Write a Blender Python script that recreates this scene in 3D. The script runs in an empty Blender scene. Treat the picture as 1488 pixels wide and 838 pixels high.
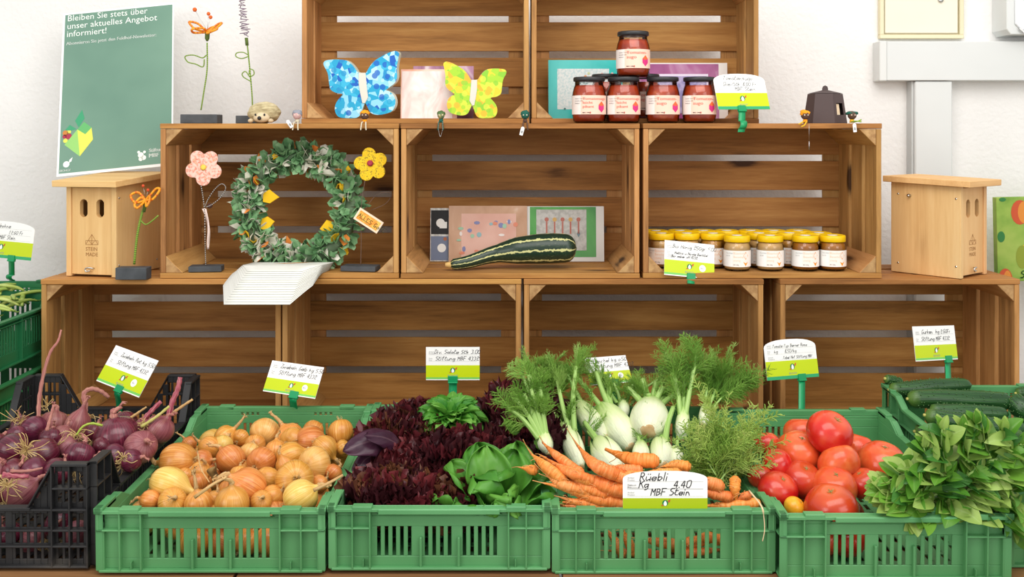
import bpy, math, random
import numpy as np
from mathutils import Vector, Matrix, noise, Quaternion, Euler
PI = math.pi
RN = random.Random(11)
U = RN.uniform
# camera model: level camera with vertical shift; places read off the photo become world points at a known depth
F, HOR, CX, CY0, H = 1437.0, 194.0, 744.0, -2.5, 1.5
def pt(px, py, Y):
    d = Y - CY0
    return Vector(((px - CX) * d / F, Y, H - (py - HOR) * d / F))
def onz(px, py, z):
    d = F * (H - z) / (py - HOR)
    return pt(px, py, CY0 + d)
def onc(px, py, z, ymin=-.757):
    p = onz(px, py, z)
    return p if p.y >= ymin else pt(px, py, ymin)
def ppm(Y): return F / (Y - CY0)
V = Vector
COL = bpy.context.scene.collection

# ---------------------------------------------------------------- objects
def tag(o, label=None, cat=None, group=None, kind=None):
    if label: o['label'] = label
    if cat: o['category'] = cat
    if group: o['group'] = group
    if kind: o['kind'] = kind
    return o
def setrot(o, rot):
    if rot is None: return
    if isinstance(rot, Quaternion):
        o.rotation_mode = 'QUATERNION'; o.rotation_quaternion = rot
    elif isinstance(rot, Matrix):
        o.rotation_mode = 'QUATERNION'; o.rotation_quaternion = rot.to_quaternion()
    else: o.rotation_euler = rot
def thing(name, label, cat, loc=(0, 0, 0), rot=None, group=None):
    o = bpy.data.objects.new(name, None); COL.objects.link(o)
    o.location = loc; setrot(o, rot); o.empty_display_size = .02
    return tag(o, label, cat, group)
KIDS = {}
def dup(root, loc=None, rot=None, label=None, group=None, scale=None):
    r = root.copy(); COL.objects.link(r)
    if loc is not None: r.location = loc
    setrot(r, rot)
    if label: r['label'] = label
    if group: r['group'] = group
    if scale: r.scale = (scale,) * 3 if not hasattr(scale, '__len__') else scale
    def rec(src, dst):
        for ch in KIDS.get(src.name, []):
            c = ch.copy(); COL.objects.link(c); c.parent = dst
            KIDS.setdefault(dst.name, []).append(c)
            rec(ch, c)
    rec(root, r)
    return r
def adir(d, spin=0.0):
    """rotation taking local +Z to direction d, with a spin about it"""
    return V((0, 0, 1)).rotation_difference(V(d).normalized()) @ Quaternion((0, 0, 1), spin)

class MB:
    def __init__(s): s.v = []; s.f = []; s.m = []; s.t = []; s.sm = []
    def add(s, vs, fs, mi=0, tc=None, smooth=True):
        b = len(s.v)
        s.v.extend(tuple(p) for p in vs)
        s.t.extend(tc if tc else [(0., 0., 0.)] * len(vs))
        for f in fs:
            s.f.append(tuple(b + i for i in f)); s.m.append(mi); s.sm.append(smooth)
    def box(s, lo, hi, mi=0, M=None):
        x0, y0, z0 = lo; x1, y1, z1 = hi
        vs = [(x0,y0,z0),(x1,y0,z0),(x1,y1,z0),(x0,y1,z0),(x0,y0,z1),(x1,y0,z1),(x1,y1,z1),(x0,y1,z1)]
        if M is not None: vs = [M @ V(p) for p in vs]
        s.add(vs, [(0,3,2,1),(4,5,6,7),(0,1,5,4),(1,2,6,5),(2,3,7,6),(3,0,4,7)], mi, None, False)
    def prism(s, poly, a, b, axis='y', mi=0, M=None, smooth=False):
        """polygon in the plane across `axis`, drawn out from a to b"""
        n = len(poly); vs = []
        for t in (a, b):
            for (p, q) in poly:
                vs.append((p, t, q) if axis == 'y' else ((t, p, q) if axis == 'x' else (p, q, t)))
        if M is not None: vs = [M @ V(p) for p in vs]
        fs = [tuple(range(n)), tuple(range(2*n-1, n-1, -1))]
        b0 = len(s.v)
        s.add(vs, fs, mi, None, False)
        for i in range(n):
            j = (i+1) % n
            s.f.append((b0+j, b0+i, b0+n+i, b0+n+j)); s.m.append(mi); s.sm.append(smooth)
    def tube(s, P, rad, n=8, mi=0, cap=True, disp=None, squash=1.0, v0=0.0, v1=1.0):
        P = [V(p) for p in P]; m = len(P)
        if not hasattr(rad, '__len__'): rad = [rad] * m
        T = []
        for i in range(m):
            a = P[max(i-1, 0)]; b = P[min(i+1, m-1)]
            d = (b - a); T.append(d.normalized() if d.length > 1e-9 else V((0, 0, 1)))
        up = V((0, 0, 1)) if abs(T[0].z) < .9 else V((1, 0, 0))
        nrm = T[0].cross(up).normalized()
        vs = []; tc = []
        for i in range(m):
            if i:
                q = T[i-1].rotation_difference(T[i]); nrm = (q @ nrm); nrm = (nrm - T[i] * nrm.dot(T[i])).normalized()
            bn = T[i].cross(nrm)
            for k in range(n):
                a = 2*PI*k/n; c, sn = math.cos(a), math.sin(a)
                r = rad[i]
                if disp: r *= 1 + disp(c, sn, i/(m-1))
                vs.append(P[i] + nrm*(c*r) + bn*(sn*r*squash)); tc.append((c, sn, v0+(v1-v0)*i/(m-1)))
        fs = []
        for i in range(m-1):
            for k in range(n):
                l = (k+1) % n
                fs.append((i*n+k, i*n+l, (i+1)*n+l, (i+1)*n+k))
        if cap:
            fs.append(tuple(range(n-1, -1, -1))); fs.append(tuple((m-1)*n+k for k in range(n)))
        s.add(vs, fs, mi, tc)
    def lathe(s, prof, n=16, mi=0, disp=None, M=None, smooth=True):
        """prof: [(r,z)]; r=0 at an end closes it"""
        vs = []; tc = []; m = len(prof)
        for i, (r, z) in enumerate(prof):
            for k in range(n):
                a = 2*PI*k/n; c, sn = math.cos(a), math.sin(a)
                rr, zz = r, z
                if disp: rr, zz = disp(c, sn, r, z)
                vs.append(V((c*rr, sn*rr, zz))); tc.append((c, sn, i/(m-1)))
        if M is not None: vs = [M @ p for p in vs]
        fs = []
        for i in range(m-1):
            for k in range(n):
                l = (k+1) % n
                fs.append((i*n+k, i*n+l, (i+1)*n+l, (i+1)*n+k))
        fs.append(tuple(range(n-1, -1, -1))); fs.append(tuple((m-1)*n+k for k in range(n)))
        s.add(vs, fs, mi, tc, smooth)
    def blob(s, c, r, mi=0, n=12, m=8, disp=0.0, sc=(1, 1, 1), seed=0, M=None):
        c = V(c); vs = []; tc = []
        for i in range(m+1):
            th = PI*i/m
            for k in range(n):
                a = 2*PI*k/n
                d = V((math.sin(th)*math.cos(a), math.sin(th)*math.sin(a), math.cos(th)))
                rr = r*(1 + (disp*noise.noise(d*2.2 + V((seed, 0, 0))) if disp else 0))
                p = V((d.x*rr*sc[0], d.y*rr*sc[1], d.z*rr*sc[2]))
                if M is not None: p = M @ p
                vs.append(c + p); tc.append((math.cos(a), math.sin(a), i/m))
        fs = []
        for i in range(m):
            for k in range(n):
                l = (k+1) % n
                fs.append((i*n+k, (i+1)*n+k, (i+1)*n+l, i*n+l))
        s.add(vs, fs, mi, tc)
    def grid(s, fn, nu, nv, mi=0, tcf=None):
        vs = []; tc = []
        for j in range(nv+1):
            for i in range(nu+1):
                u, w = i/nu, j/nv
                vs.append(fn(u, w)); tc.append(tcf(u, w) if tcf else (u*2-1, w, 0))
        fs = []
        for j in range(nv):
            for i in range(nu):
                a = j*(nu+1)+i
                fs.append((a, a+1, a+nu+2, a+nu+1))
        s.add(vs, fs, mi, tc)
    def build(s, name, mats, parent=None, bevel=0.0, loc=None, rot=None, solid=0.0, sub=0, fix=False):
        me = bpy.data.meshes.new(name)
        me.from_pydata(s.v, [], s.f)
        if not hasattr(mats, '__len__'): mats = [mats]
        for m in mats: me.materials.append(m)
        me.polygons.foreach_set('material_index', s.m)
        me.polygons.foreach_set('use_smooth', s.sm)
        at = me.attributes.new('tc', 'FLOAT_VECTOR', 'POINT')
        at.data.foreach_set('vector', [x for t in s.t for x in t])
        me.update()
        o = bpy.data.objects.new(name, me); COL.objects.link(o)
        if parent:
            o.parent = parent; KIDS.setdefault(parent.name, []).append(o)
        if loc is not None: o.location = loc
        setrot(o, rot)
        if bevel:
            b = o.modifiers.new('b', 'BEVEL'); b.width = bevel; b.segments = 1; b.limit_method = 'ANGLE'; b.angle_limit = .9
        if solid:
            b = o.modifiers.new('s', 'SOLIDIFY'); b.thickness = solid; b.offset = 0
        if sub:
            b = o.modifiers.new('u', 'SUBSURF'); b.levels = sub; b.render_levels = sub
        return o
def solo(o, label, cat, group=None): return tag(o, label, cat, group)
def sm(a, b, x):
    t = max(0., min(1., (x-a)/(b-a))); return t*t*(3-2*t)
def lerp(a, b, t): return a + (b-a)*t
def spline(P, n):
    """Catmull-Rom through the points P, n samples per span"""
    P = [V(p) for p in P]; Q = [P[0]*2-P[1]] + P + [P[-1]*2-P[-2]]; out = []
    for i in range(1, len(Q)-2):
        for k in range(n):
            t = k/n; a, b, c, d = Q[i-1], Q[i], Q[i+1], Q[i+2]
            out.append(.5*((2*b) + (c-a)*t + (2*a-5*b+4*c-d)*t*t + (3*b-a-3*c+d)*t**3))
    out.append(P[-1]); return out
def ramp(vals, t):
    x = t*(len(vals)-1); i = min(int(x), len(vals)-2); return lerp(vals[i], vals[i+1], x-i)

# ---------------------------------------------------------------- materials
def lin(c):
    if isinstance(c, str): c = [int(c[i:i+2], 16)/255 for i in (0, 2, 4)]
    return tuple(x/12.92 if x <= .04045 else ((x+.055)/1.055)**2.4 for x in c) + (1.0,)
MATS = {}
class NT:
    def __init__(s, name):
        s.m = bpy.data.materials.new(name); s.m.use_nodes = True; s.t = s.m.node_tree
        s.t.nodes.clear(); s.out = s.n('ShaderNodeOutputMaterial')
    def n(s, typ, **kw):
        o = s.t.nodes.new(typ)
        for k, v in kw.items(): setattr(o, k, v)
        return o
    def l(s, a, b): s.t.links.new(a, b)
    def math(s, op, a, b=None):
        o = s.n('ShaderNodeMath', operation=op)
        for i, x in enumerate((a, b)):
            if x is None: continue
            if isinstance(x, (int, float)): o.inputs[i].default_value = x
            else: s.l(x, o.inputs[i])
        return o.outputs[0]
    def vmath(s, op, a, b):
        o = s.n('ShaderNodeVectorMath', operation=op)
        for i, x in enumerate((a, b)):
            if isinstance(x, tuple): o.inputs[i].default_value = x
            else: s.l(x, o.inputs[i])
        return o.outputs[0]
    def coords(s, mode, vs, rnd=True):
        if mode == 'tc': c = s.n('ShaderNodeAttribute', attribute_name='tc').outputs['Vector']
        else: c = s.n('ShaderNodeTexCoord').outputs['Object']
        c = s.vmath('MULTIPLY', c, tuple(vs))
        if rnd:
            r = s.n('ShaderNodeObjectInfo').outputs['Random']
            r = s.math('MULTIPLY', r, 37.0)
            cb = s.n('ShaderNodeCombineXYZ'); 
            for i in range(3): s.l(r, cb.inputs[i])
            c = s.vmath('ADD', c, cb.outputs[0])
        return c
    def noise(s, vec, scale, detail=3, rough=.5, dist=0):
        o = s.n('ShaderNodeTexNoise'); s.l(vec, o.inputs['Vector'])
        o.inputs['Scale'].default_value = scale; o.inputs['Detail'].default_value = detail
        o.inputs['Roughness'].default_value = rough; o.inputs['Distortion'].default_value = dist
        return o.outputs['Fac']
    def ramp(s, fac, stops, interp='LINEAR'):
        o = s.n('ShaderNodeValToRGB'); o.color_ramp.interpolation = interp
        e = o.color_ramp.elements
        while len(e) < len(stops): e.new(.5)
        for i, (p, c) in enumerate(stops): e[i].position = p; e[i].color = lin(c)
        s.l(fac, o.inputs[0]); return o.outputs[0]
    def mix(s, fac, a, b, blend='MIX'):
        o = s.n('ShaderNodeMix', data_type='RGBA', blend_type=blend)
        for i, x in ((0, fac), (6, a), (7, b)):
            if isinstance(x, (int, float)): o.inputs[i].default_value = x
            elif isinstance(x, (str, tuple)): o.inputs[i].default_value = lin(x)
            else: s.l(x, o.inputs[i])
        return o.outputs[2]
    def hsv(s, col, dh, dv, ds=0):
        r = s.n('ShaderNodeObjectInfo').outputs['Random']
        o = s.n('ShaderNodeHueSaturation'); s.l(col, o.inputs['Color'])
        s.l(s.math('ADD', s.math('MULTIPLY', s.math('SUBTRACT', r, .5), dh), .5), o.inputs['Hue'])
        r2 = s.math('FRACT', s.math('MULTIPLY', r, 7.31))
        s.l(s.math('ADD', s.math('MULTIPLY', s.math('SUBTRACT', r2, .5), dv*2), 1.0), o.inputs['Value'])
        return o.outputs[0]
    def bsdf(s, col, rough=.5, spec=.5, metal=0, sss=0, coat=0, trans=0, ior=1.45, bump=None, bs=.3, bd=.001, transl=0):
        b = s.n('ShaderNodeBsdfPrincipled')
        if isinstance(col, (str, tuple)): b.inputs['Base Color'].default_value = lin(col)
        else: s.l(col, b.inputs['Base Color'])
        if isinstance(rough, (int, float)): b.inputs['Roughness'].default_value = rough
        else: s.l(rough, b.inputs['Roughness'])
        b.inputs['Specular IOR Level'].default_value = spec; b.inputs['Metallic'].default_value = metal
        b.inputs['Coat Weight'].default_value = coat; b.inputs['Coat Roughness'].default_value = .15
        b.inputs['Transmission Weight'].default_value = trans; b.inputs['IOR'].default_value = ior
        if sss:
            b.inputs['Subsurface Weight'].default_value = sss; b.inputs['Subsurface Radius'].default_value = (.01, .005, .003)
            b.inputs['Subsurface Scale'].default_value = .5
        if bump is not None:
            bp = s.n('ShaderNodeBump'); bp.inputs['Strength'].default_value = bs; bp.inputs['Distance'].default_value = bd
            s.l(bump, bp.inputs['Height']); s.l(bp.outputs[0], b.inputs['Normal'])
        o = b.outputs[0]
        if transl:
            t = s.n('ShaderNodeBsdfTranslucent')
            if isinstance(col, (str, tuple)): t.inputs[0].default_value = lin(col)
            else: s.l(col, t.inputs[0])
            mx = s.n('ShaderNodeMixShader'); mx.inputs[0].default_value = transl
            s.l(o, mx.inputs[1]); s.l(t.outputs[0], mx.inputs[2]); o = mx.outputs[0]
        s.l(o, s.out.inputs[0]); return b
def plain(name, col, rough=.5, **kw):
    if name in MATS: return MATS[name]
    t = NT(name); t.bsdf(col, rough, **kw); MATS[name] = t.m; return t.m
def noisy(name, stops, mode='obj', vs=(1, 1, 1), scale=8, detail=3, rough=.5, dh=0, dv=0, bump=0, bvs=None, bscale=None, bd=.001, rnd=True, dist=0, **kw):
    if name in MATS: return MATS[name]
    t = NT(name); c = t.coords(mode, vs, rnd)
    f = t.noise(c, scale, detail, dist=dist); col = t.ramp(f, stops)
    if dh or dv: col = t.hsv(col, dh, dv)
    bm = None
    if bump:
        c2 = t.coords(mode, bvs or vs, rnd); bm = t.noise(c2, bscale or scale*3, 4)
    t.bsdf(col, rough, bump=bm, bs=bump, bd=bd, **kw); MATS[name] = t.m; return t.m
def wood(name, axis, dark, mid, light, rough=.62, knots=.95, dv=.1, spec=.25):
    if name in MATS: return MATS[name]
    t = NT(name)
    st = [1.0, 1.0, 1.0]; st[axis] = .07
    c = t.coords('obj', st)
    warp = t.noise(t.coords('obj', (3, 3, 3)), 1.6, 2)
    g = t.noise(c, 42, 5, .62, .35)
    g2 = t.noise(c, 9, 3, .5, .8)
    g3 = t.noise(c, 190, 3, .6)
    f = t.math('ADD', t.math('ADD', t.math('MULTIPLY', g, .45), t.math('MULTIPLY', g2, .35)), t.math('MULTIPLY', g3, .20))
    col = t.ramp(f, [(.32, dark), (.5, mid), (.68, light)])
    big = t.noise(t.coords('obj', [1.0 if i != axis else .35 for i in range(3)]), 7, 3)
    col = t.mix(t.ramp(big, [(.50, '000000'), (.75, 'b4b4b4')]), col, dark)
    k = t.n('ShaderNodeTexVoronoi'); kv = [1.0, 1.0, 1.0]; kv[axis] = .45
    t.l(t.coords('obj', kv), k.inputs['Vector'])
    k.inputs['Scale'].default_value = 7.5
    dd = t.math('ADD', k.outputs['Distance'], t.math('MULTIPLY', t.math('SUBTRACT', g, .5), .25))
    kk = t.ramp(dd, [(.09, 'ffffff'), (.15, '909090'), (.20, '303030'), (.32, '000000')])
    kf = t.math('MULTIPLY', t.math('MULTIPLY', kk, t.math('GREATER_THAN', k.outputs['Color'], .40)), knots)
    col = t.mix(kf, col, (.24, .14, .08))
    col = t.hsv(col, .012, dv)
    t.bsdf(col, rough, spec=spec, bump=f, bs=.35, bd=.0015)
    MATS[name] = t.m; return t.m

# ---------------------------------------------------------------- writing
_tc = {}
def text_geo(s):
    if s in _tc: return _tc[s]
    cu = bpy.data.curves.new('txt', 'FONT'); cu.body = s; cu.size = 1.0; cu.resolution_u = 2
    o = bpy.data.objects.new('txt', cu); COL.objects.link(o)
    me = bpy.data.meshes.new_from_object(o.evaluated_get(bpy.context.evaluated_depsgraph_get()))
    vs = [tuple(v.co) for v in me.vertices]; fs = [tuple(p.vertices) for p in me.polygons]
    bpy.data.objects.remove(o); bpy.data.meshes.remove(me); bpy.data.curves.remove(cu)
    _tc[s] = (vs, fs); return _tc[s]
def text(mb, s, x, z, size, fn, mi=0, bold=0.0, xs=1.0):
    """printed text: baseline start (x,z) in the face's own plane, mapped to 3-D by fn(x,z)"""
    vs, fs = text_geo(s)
    for k in ((0.0,) if not bold else (-bold, 0.0, bold)):
        mb.add([fn(x + (v[0]*xs+k)*size, z + v[1]*size) for v in vs], fs, mi, None, False)
GL = {'R':'02082837362505;1542','ü':'0503123342;4542;1717;3737','u':'0503123342;4542','e':'03444535150403123243','b':'0802;0415354433220312','l':'0802','i':'0502;0707',
'K':'0802;4805;1642','k':'0802;3504;1532','g':'4535150403123344;454120100','4':'280444;3832','.':'0202','0':'2807040312324447382','M':'02082548;4842','B':'02082837362505;25443312;1202',
'F':'020848;0535','S':'4838180706254433221202','t':'1803122232;0636','n':'0502;0415253442','T':'0848;2802','o':'15040312334435251','m':'0502;0415241522;24354442','a':'4535150403123344;4542',
's':'35150424331202','G':'48381806040212324434;24','/':'0248','r':'0502;0415253','f':'3828171412;0636','Z':'08480242','w':'0502244244;4245','D':'02082837443322;2202','v':'052245','z':'05350232',
'h':'0802;0415253432','c':'3515040312223','P':'020828473605','N':'02084248','H':'0802;4842;0545','3':'0828372534332202','5':'4808053544332202','2':'0718283746051202421','8':'280725423312042538472','6':'380704122233443505',
'1':'061802','9':'4415061738474','L':'080242','y':'0522;4510','x':'0542;0245',',':'1101','E':'480802;4202','-':'0535','ä':'4535150403123344;4542;1717;3737','ö':'15040312334435251;1717;3737','d':'4842;443515040312334','p':'0500;0415354433120','j':'1511000;1717','V':'082248','O':'2807040312324447382','A':'022842;1535'}
def hand(mb, s, x, z, h, fn, wd, mi=0, slant=.12, rng=None):
    """handwriting drawn as pen strokes; h = capital height"""
    rng = rng or random.Random(len(s)*7+3)
    k = h/6.0; adv = 0
    for ch in s:
        if ch == ' ': adv += 3.4; continue
        g = GL.get(ch) or GL['o']
        jy = rng.uniform(-.25, .25); js = rng.uniform(.9, 1.08)
        for st in g.split(';'):
            P = [(int(st[i]), int(st[i+1])-2) for i in range(0, len(st)-1, 2)]
            if len(P) == 1 or (len(P) == 2 and P[0] == P[1]): P = [P[0], (P[0][0]+.25, P[0][1]+.25)]
            Q = []
            for (a, b) in P:
                a = a*.85*js; b = b*js + jy
                Q.append((x + (adv + a + b*slant*2)*k, z + b*k))
            for (p, q) in zip(Q[:-1], Q[1:]):
                dx, dz = q[0]-p[0], q[1]-p[1]; L = math.hypot(dx, dz) or 1e-6
                ux, uz = dx/L*wd/2, dz/L*wd/2
                mb.add([fn(p[0]-ux-uz, p[1]-uz+ux), fn(p[0]-ux+uz, p[1]-uz-ux), fn(q[0]+ux+uz, q[1]+uz-ux), fn(q[0]+ux-uz, q[1]+uz+ux)], [(0, 1, 2, 3)], mi, None, False)
        adv += {'i': 2.0, 'l': 1.9, '.': 1.7, ',': 1.7, 'M': 5.0, 'm': 5.0, 'w': 5.0, 'r': 3.4, 't': 3.8}.get(ch, 4.6)
    return adv*k
def disc(mb, cx, cz, rx, rz, fn, mi, n=16):
    mb.add([fn(cx + rx*math.cos(2*PI*k/n), cz + rz*math.sin(2*PI*k/n)) for k in range(n)], [tuple(range(n))], mi, None, False)
def poly(mb, P, fn, mi): mb.add([fn(a, b) for a, b in P], [tuple(range(len(P)))], mi, None, False)
# ---------------------------------------------------------------- shared materials
M_wall = noisy('white_plaster', [(.3, 'e4e3e1'), (.7, 'edecea')], scale=3, rough=.9, bump=.55, bvs=(1, 1, 1), bscale=75, bd=.004, spec=.2)
WX = wood('crate_wood_x', 0, '6e4924', 'ab7840', 'c69656')
WZ = wood('crate_wood_z', 2, '7d5630', 'b98750', 'd0a269')
WY = wood('crate_wood_y', 1, '7d5630', 'b98750', 'd0a269')
W_end = noisy('end_grain', [(.35, '9a7248'), (.65, 'c09a68')], scale=60, rough=.8, dv=.08)
PX = wood('pine_x', 0, 'd2a066', 'e2b67c', 'ecc690', knots=.12, dv=.03, spec=.35)
PY = wood('pine_y', 1, 'd2a066', 'e2b67c', 'ecc690', knots=.12, dv=.03, spec=.35)
PZ = wood('pine_z', 2, 'd4a36a', 'e4b980', 'eeca95', knots=.15, dv=.03, spec=.35)
TX = wood('table_wood', 0, '6b4a30', '8f6642', 'a67b52', knots=.4, dv=.15)
G_plas = noisy('green_plastic', [(.3, '4e8b57'), (.7, '5f9d66')], scale=5, rough=.42, dv=.04, bump=.08, bscale=60, spec=.45)
G_dark = noisy('dark_green_plastic', [(.3, '1f6b40'), (.7, '2a7a4c')], scale=5, rough=.42, dv=.1)
B_plas = noisy('black_plastic', [(.4, '1c1c1e'), (.62, '2a2a2b'), (.8, '57524c')], scale=9, detail=6, rough=.5, dv=0)
M_white = plain('white_card', 'f4f4f2', .45)
M_lime = plain('lime_print', 'c3d60a', .4)
M_limed = plain('olive_lime_print', 'a9bc0c', .4)
M_grn = plain('green_print', '2ea36a', .4)
M_clip = plain('green_clip', '14935a', .35, spec=.5)
M_ink = plain('black_ink', '20202a', .6)
M_grey = plain('grey_print', '9a9a9a', .6)
M_blk = plain('black_matte', '1a1a1c', .5)
M_slate = noisy('slate', [(.3, '3b3f43'), (.7, '4d5155')], scale=30, rough=.6, bump=.3, bscale=60)
M_metal = plain('bright_metal', 'c8c8c6', .3, metal=1.0)
M_red = plain('red_print', 'd0392f', .5)
M_dgrn = plain('dark_green_print', '0f7a4a', .5)

# ---------------------------------------------------------------- the room
WALL_Y = .455
mb = MB(); mb.box((-3.2, WALL_Y, -.001), (3.2, WALL_Y+.15, 3.0)); o = mb.build('wall_back', M_wall); o['kind'] = 'structure'
mb = MB(); mb.box((-3.2, -4.6, -.1), (3.2, WALL_Y, 0)); o = mb.build('floor', noisy('grey_floor', [(.3, 'a8a49c'), (.7, 'bcb8b0')], scale=4, rough=.6)); o['kind'] = 'structure'

# cable trunking and boxes on the wall
M_trunk = noisy('grey_trunking', [(.3, 'd2d5d4'), (.7, 'dadddc')], scale=3, rough=.5, spec=.4)
M_beige = noisy('beige_steel', [(.3, 'e4deca'), (.7, 'e9e4d2')], scale=3, rough=.5)
yF = WALL_Y - .055
a = pt(1289, 60, yF); b = pt(1289, 117, yF)
mb = MB(); mb.box((0, 0, 0), (1.6, .055, a.z-b.z))
o = mb.build('body', M_trunk, t := thing('cable_trunking', 'wide light grey cable trunking running horizontally across the white wall', 'cable duct', (a.x, yF, b.z)), bevel=.002)
mb = MB(); mb.box((-.022, -.001, -.001), (-.0005, .055, a.z-b.z+.001)); mb.build('end_cap', plain('trunk_cap', 'd8dad8', .5), t, bevel=.002)
c = pt(1330, 118, yF+.006); e = pt(1384, 118, yF+.006)
mb = MB(); mb.box((0, 0, -(b.z-.0015)), (e.x-c.x, .048, 0)); mb.build('cover', M_trunk, t2 := thing('cable_trunking', 'light grey vertical cable trunking dropping down the wall behind the birdhouse', 'cable duct', (c.x, yF+.006, b.z-.0015)), bevel=.003)
mb = MB(); mb.box((-.006, .012, -(b.z-.0015)), (-.0003, .048, 0)); mb.build('side_channel', plain('trunk_side', 'c3c6c5', .5), t2)
a = pt(1279, 56, WALL_Y-.02); b = pt(1401, 56, WALL_Y-.02)
t = thing('fuse_box', 'cream coloured flat metal box on the wall above the grey trunking', 'electrical box', (a.x, WALL_Y-.02, a.z))
w = b.x-a.x
mb = MB()
for bx in (((0, 0, 0), (w, .02, .012)), ((0, 0, .012), (.012, .02, .36)), ((w-.012, 0, .012), (w, .02, .36)), ((0, 0, .36), (w, .02, .372)), ((.012, .012, .012), (w-.012, .02, .36))): mb.box(*bx)
mb.build('frame', plain('beige_frame', 'e0d7b6', .5), t, bevel=.0015)
mb = MB(); mb.box((.016, .004, .016), (w-.016, .012, .356)); d = mb.build('door', M_beige, t, bevel=.002)
mb = MB(); mb.lathe([(0, -.004), (.006, -.004), (.0075, 0), (.0075, .006), (0, .006)], 14, M=Matrix.Rotation(PI/2, 4, 'X')); mb.build('lock', M_metal, d, loc=(.18, .004, .115))
a = pt(1463, 50, WALL_Y-.09)
t = thing('wall_cabinet', 'pale grey steel box with a slanted edge at the upper corner of the wall', 'electrical box', (a.x, WALL_Y-.09, a.z))
mb = MB(); mb.prism([(0, .015), (.012, 0), (.25, 0), (.25, .3), (0, .3)], 0, .09); mb.build('housing', M_trunk, t, bevel=.002)
mb = MB(); mb.prism([(.022, .03), (.04, .012), (.25, .012), (.25, .29), (.022, .29)], -.006, -.0002); d = mb.build('door', plain('cab_door', 'dfe3e6', .4), t, bevel=.002)
mb = MB(); mb.prism([(.03, .016), (.044, .003), (.2, .003), (.2, .008), (.046, .008), (.034, .019)], -.012, -.0062); mb.build('edge_strip', M_metal, d)

# ---------------------------------------------------------------- table
t = thing('display_table', 'rough brown wooden display table under all the vegetable crates', 'table', (0, 0, 0))
xs = [-1.75, -1.045, -.479, .085, .649, 1.75]
for i in range(5):
    mb = MB(); x0, x1 = xs[i]+.003, xs[i+1]-.003
    for (y0, y1) in ((-.86, -.70), (-.697, -.54), (-.537, -.38), (-.377, -.22), (-.217, -.06), (-.057, .10), (.103, .20), (.203, .325)):
        mb.box((x0, y0, .716), (x1, y1, .736))
    mb.box((x0, -.862, .62), (x1, -.84, .715))
    mb.build('tabletop_panel', TX, t, bevel=.001)
mb = MB()
mb.box((-1.74, -.83, .60), (1.74, -.78, .714)); mb.box((-1.74, .25, .60), (1.74, .30, .714)); mb.build('apron', TX, t)
for x in (-1.7, -.5, .62, 1.66):
    for y in (-.80, .27):
        mb = MB(); mb.box((x, y-.025, 0), (x+.06, y+.025, .60)); mb.build('leg', WZ, t)

# ---------------------------------------------------------------- wooden crates lying on their sides
def wood_crate(name, label, loc, W=.605, Hh=.393, D=.30, nb=3, group='stacked wooden fruit crates used as shelving', rz=0.0):
    """origin: bottom front middle. open to the front (-Y)"""
    r = thing(name, label, 'crate', loc, (0, 0, rz), group)
    th = .013; w2 = W/2; g = .02
    bw = (D - .010 - g*(nb-1))/nb
    rr = random.Random(int(loc[0]*1000)+int(loc[2]*777))
    mb = MB()
    z = .003; sh = (Hh-.006-3*.0195)/4
    for i in range(4):
        j = rr.uniform(-.0015, .0015)
        mb.box((-w2+.002, D-.009+rr.uniform(0, .0015), z+j), (w2-.002, D, z+sh+j)); z += sh+.0195
    mb.build('back_slats', WX, r, bevel=.0012)
    for s in (-1, 1):
        mb = MB(); xa, xb = sorted((s*(w2-.001), s*(w2-.054))); mb.box((xa, D+.0004, .004), (xb, D+.012, Hh-.004)); mb.build('batten', WZ, r)
        mb = MB()
        for i in range(nb):
            y = i*(bw+g); j = rr.uniform(-.001, .001)
            xa, xb = (w2-th, w2) if s > 0 else (-w2, -w2+th)
            mb.box((xa, y+.0005, th+.0006), (xb, y+bw, Hh-th-.0006))
        mb.build('side_slats', WZ, r, bevel=.0012)
    for nm, z0 in (('bottom_boards', 0), ('top_boards', Hh-th)):
        mb = MB()
        for i in range(nb):
            y = i*(bw+g*.6) if i < nb-1 else D-.010-bw
            mb.box((-w2-.001, y+rr.uniform(-.001, .0), z0), (w2+.001, y+bw, z0+th+rr.uniform(-.0004, .0004)))
        mb.build(nm, WX, r, bevel=.0012)
    L = .043
    for s in (-1, 1):
        for q in (0, 1):
            xc = s*(w2-th-.0004); zc = th+.0008 if q == 0 else Hh-th-.0008
            zz = 1 if q == 0 else -1
            P = [(xc, zc), (xc - s*L, zc), (xc, zc + zz*L)]
            if s*zz > 0: P.reverse()
            mb = MB(); mb.prism(P, .002, D-.011); 
            mb.m[0] = 1; mb.m[1] = 1
            mb.build('corner_block', [WY, W_end], r, bevel=.001)
    return r
Z3, Z2, Z1 = .7385, 1.1325, 1.5265
def cx(px, Y): return (px-CX)/ppm(Y)
wood_crate('wooden_crate', 'wooden crate at the far end of the bottom row, behind the red onions', (cx(233.5, 0), 0, Z3))
wood_crate('wooden_crate', 'wooden crate in the bottom row, behind the yellow onions and lettuces', (cx(583.5, .004), .004, Z3))
wood_crate('wooden_crate', 'wooden crate in the bottom row, behind the fennel', (cx(935.5, .0), .0, Z3))
wood_crate('wooden_crate', 'wooden crate in the bottom row, behind the tomatoes and cucumbers', (cx(1308, .0), .0, Z3))
wood_crate('wooden_crate', 'wooden crate in the middle row holding the fabric wreath', (cx(406, .012), .012, Z2))
wood_crate('wooden_crate', 'wooden crate in the middle row holding the striped marrow', (cx(756, .010), .010, Z2))
wood_crate('wooden_crate', 'wooden crate in the middle row holding the honey jars', (cx(1108, .012), .012, Z2))
wood_crate('wooden_crate', 'wooden crate in the top row holding the two butterflies', (cx(603.5, .10), .10, Z1), W=.597, D=.21, nb=2)
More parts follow.
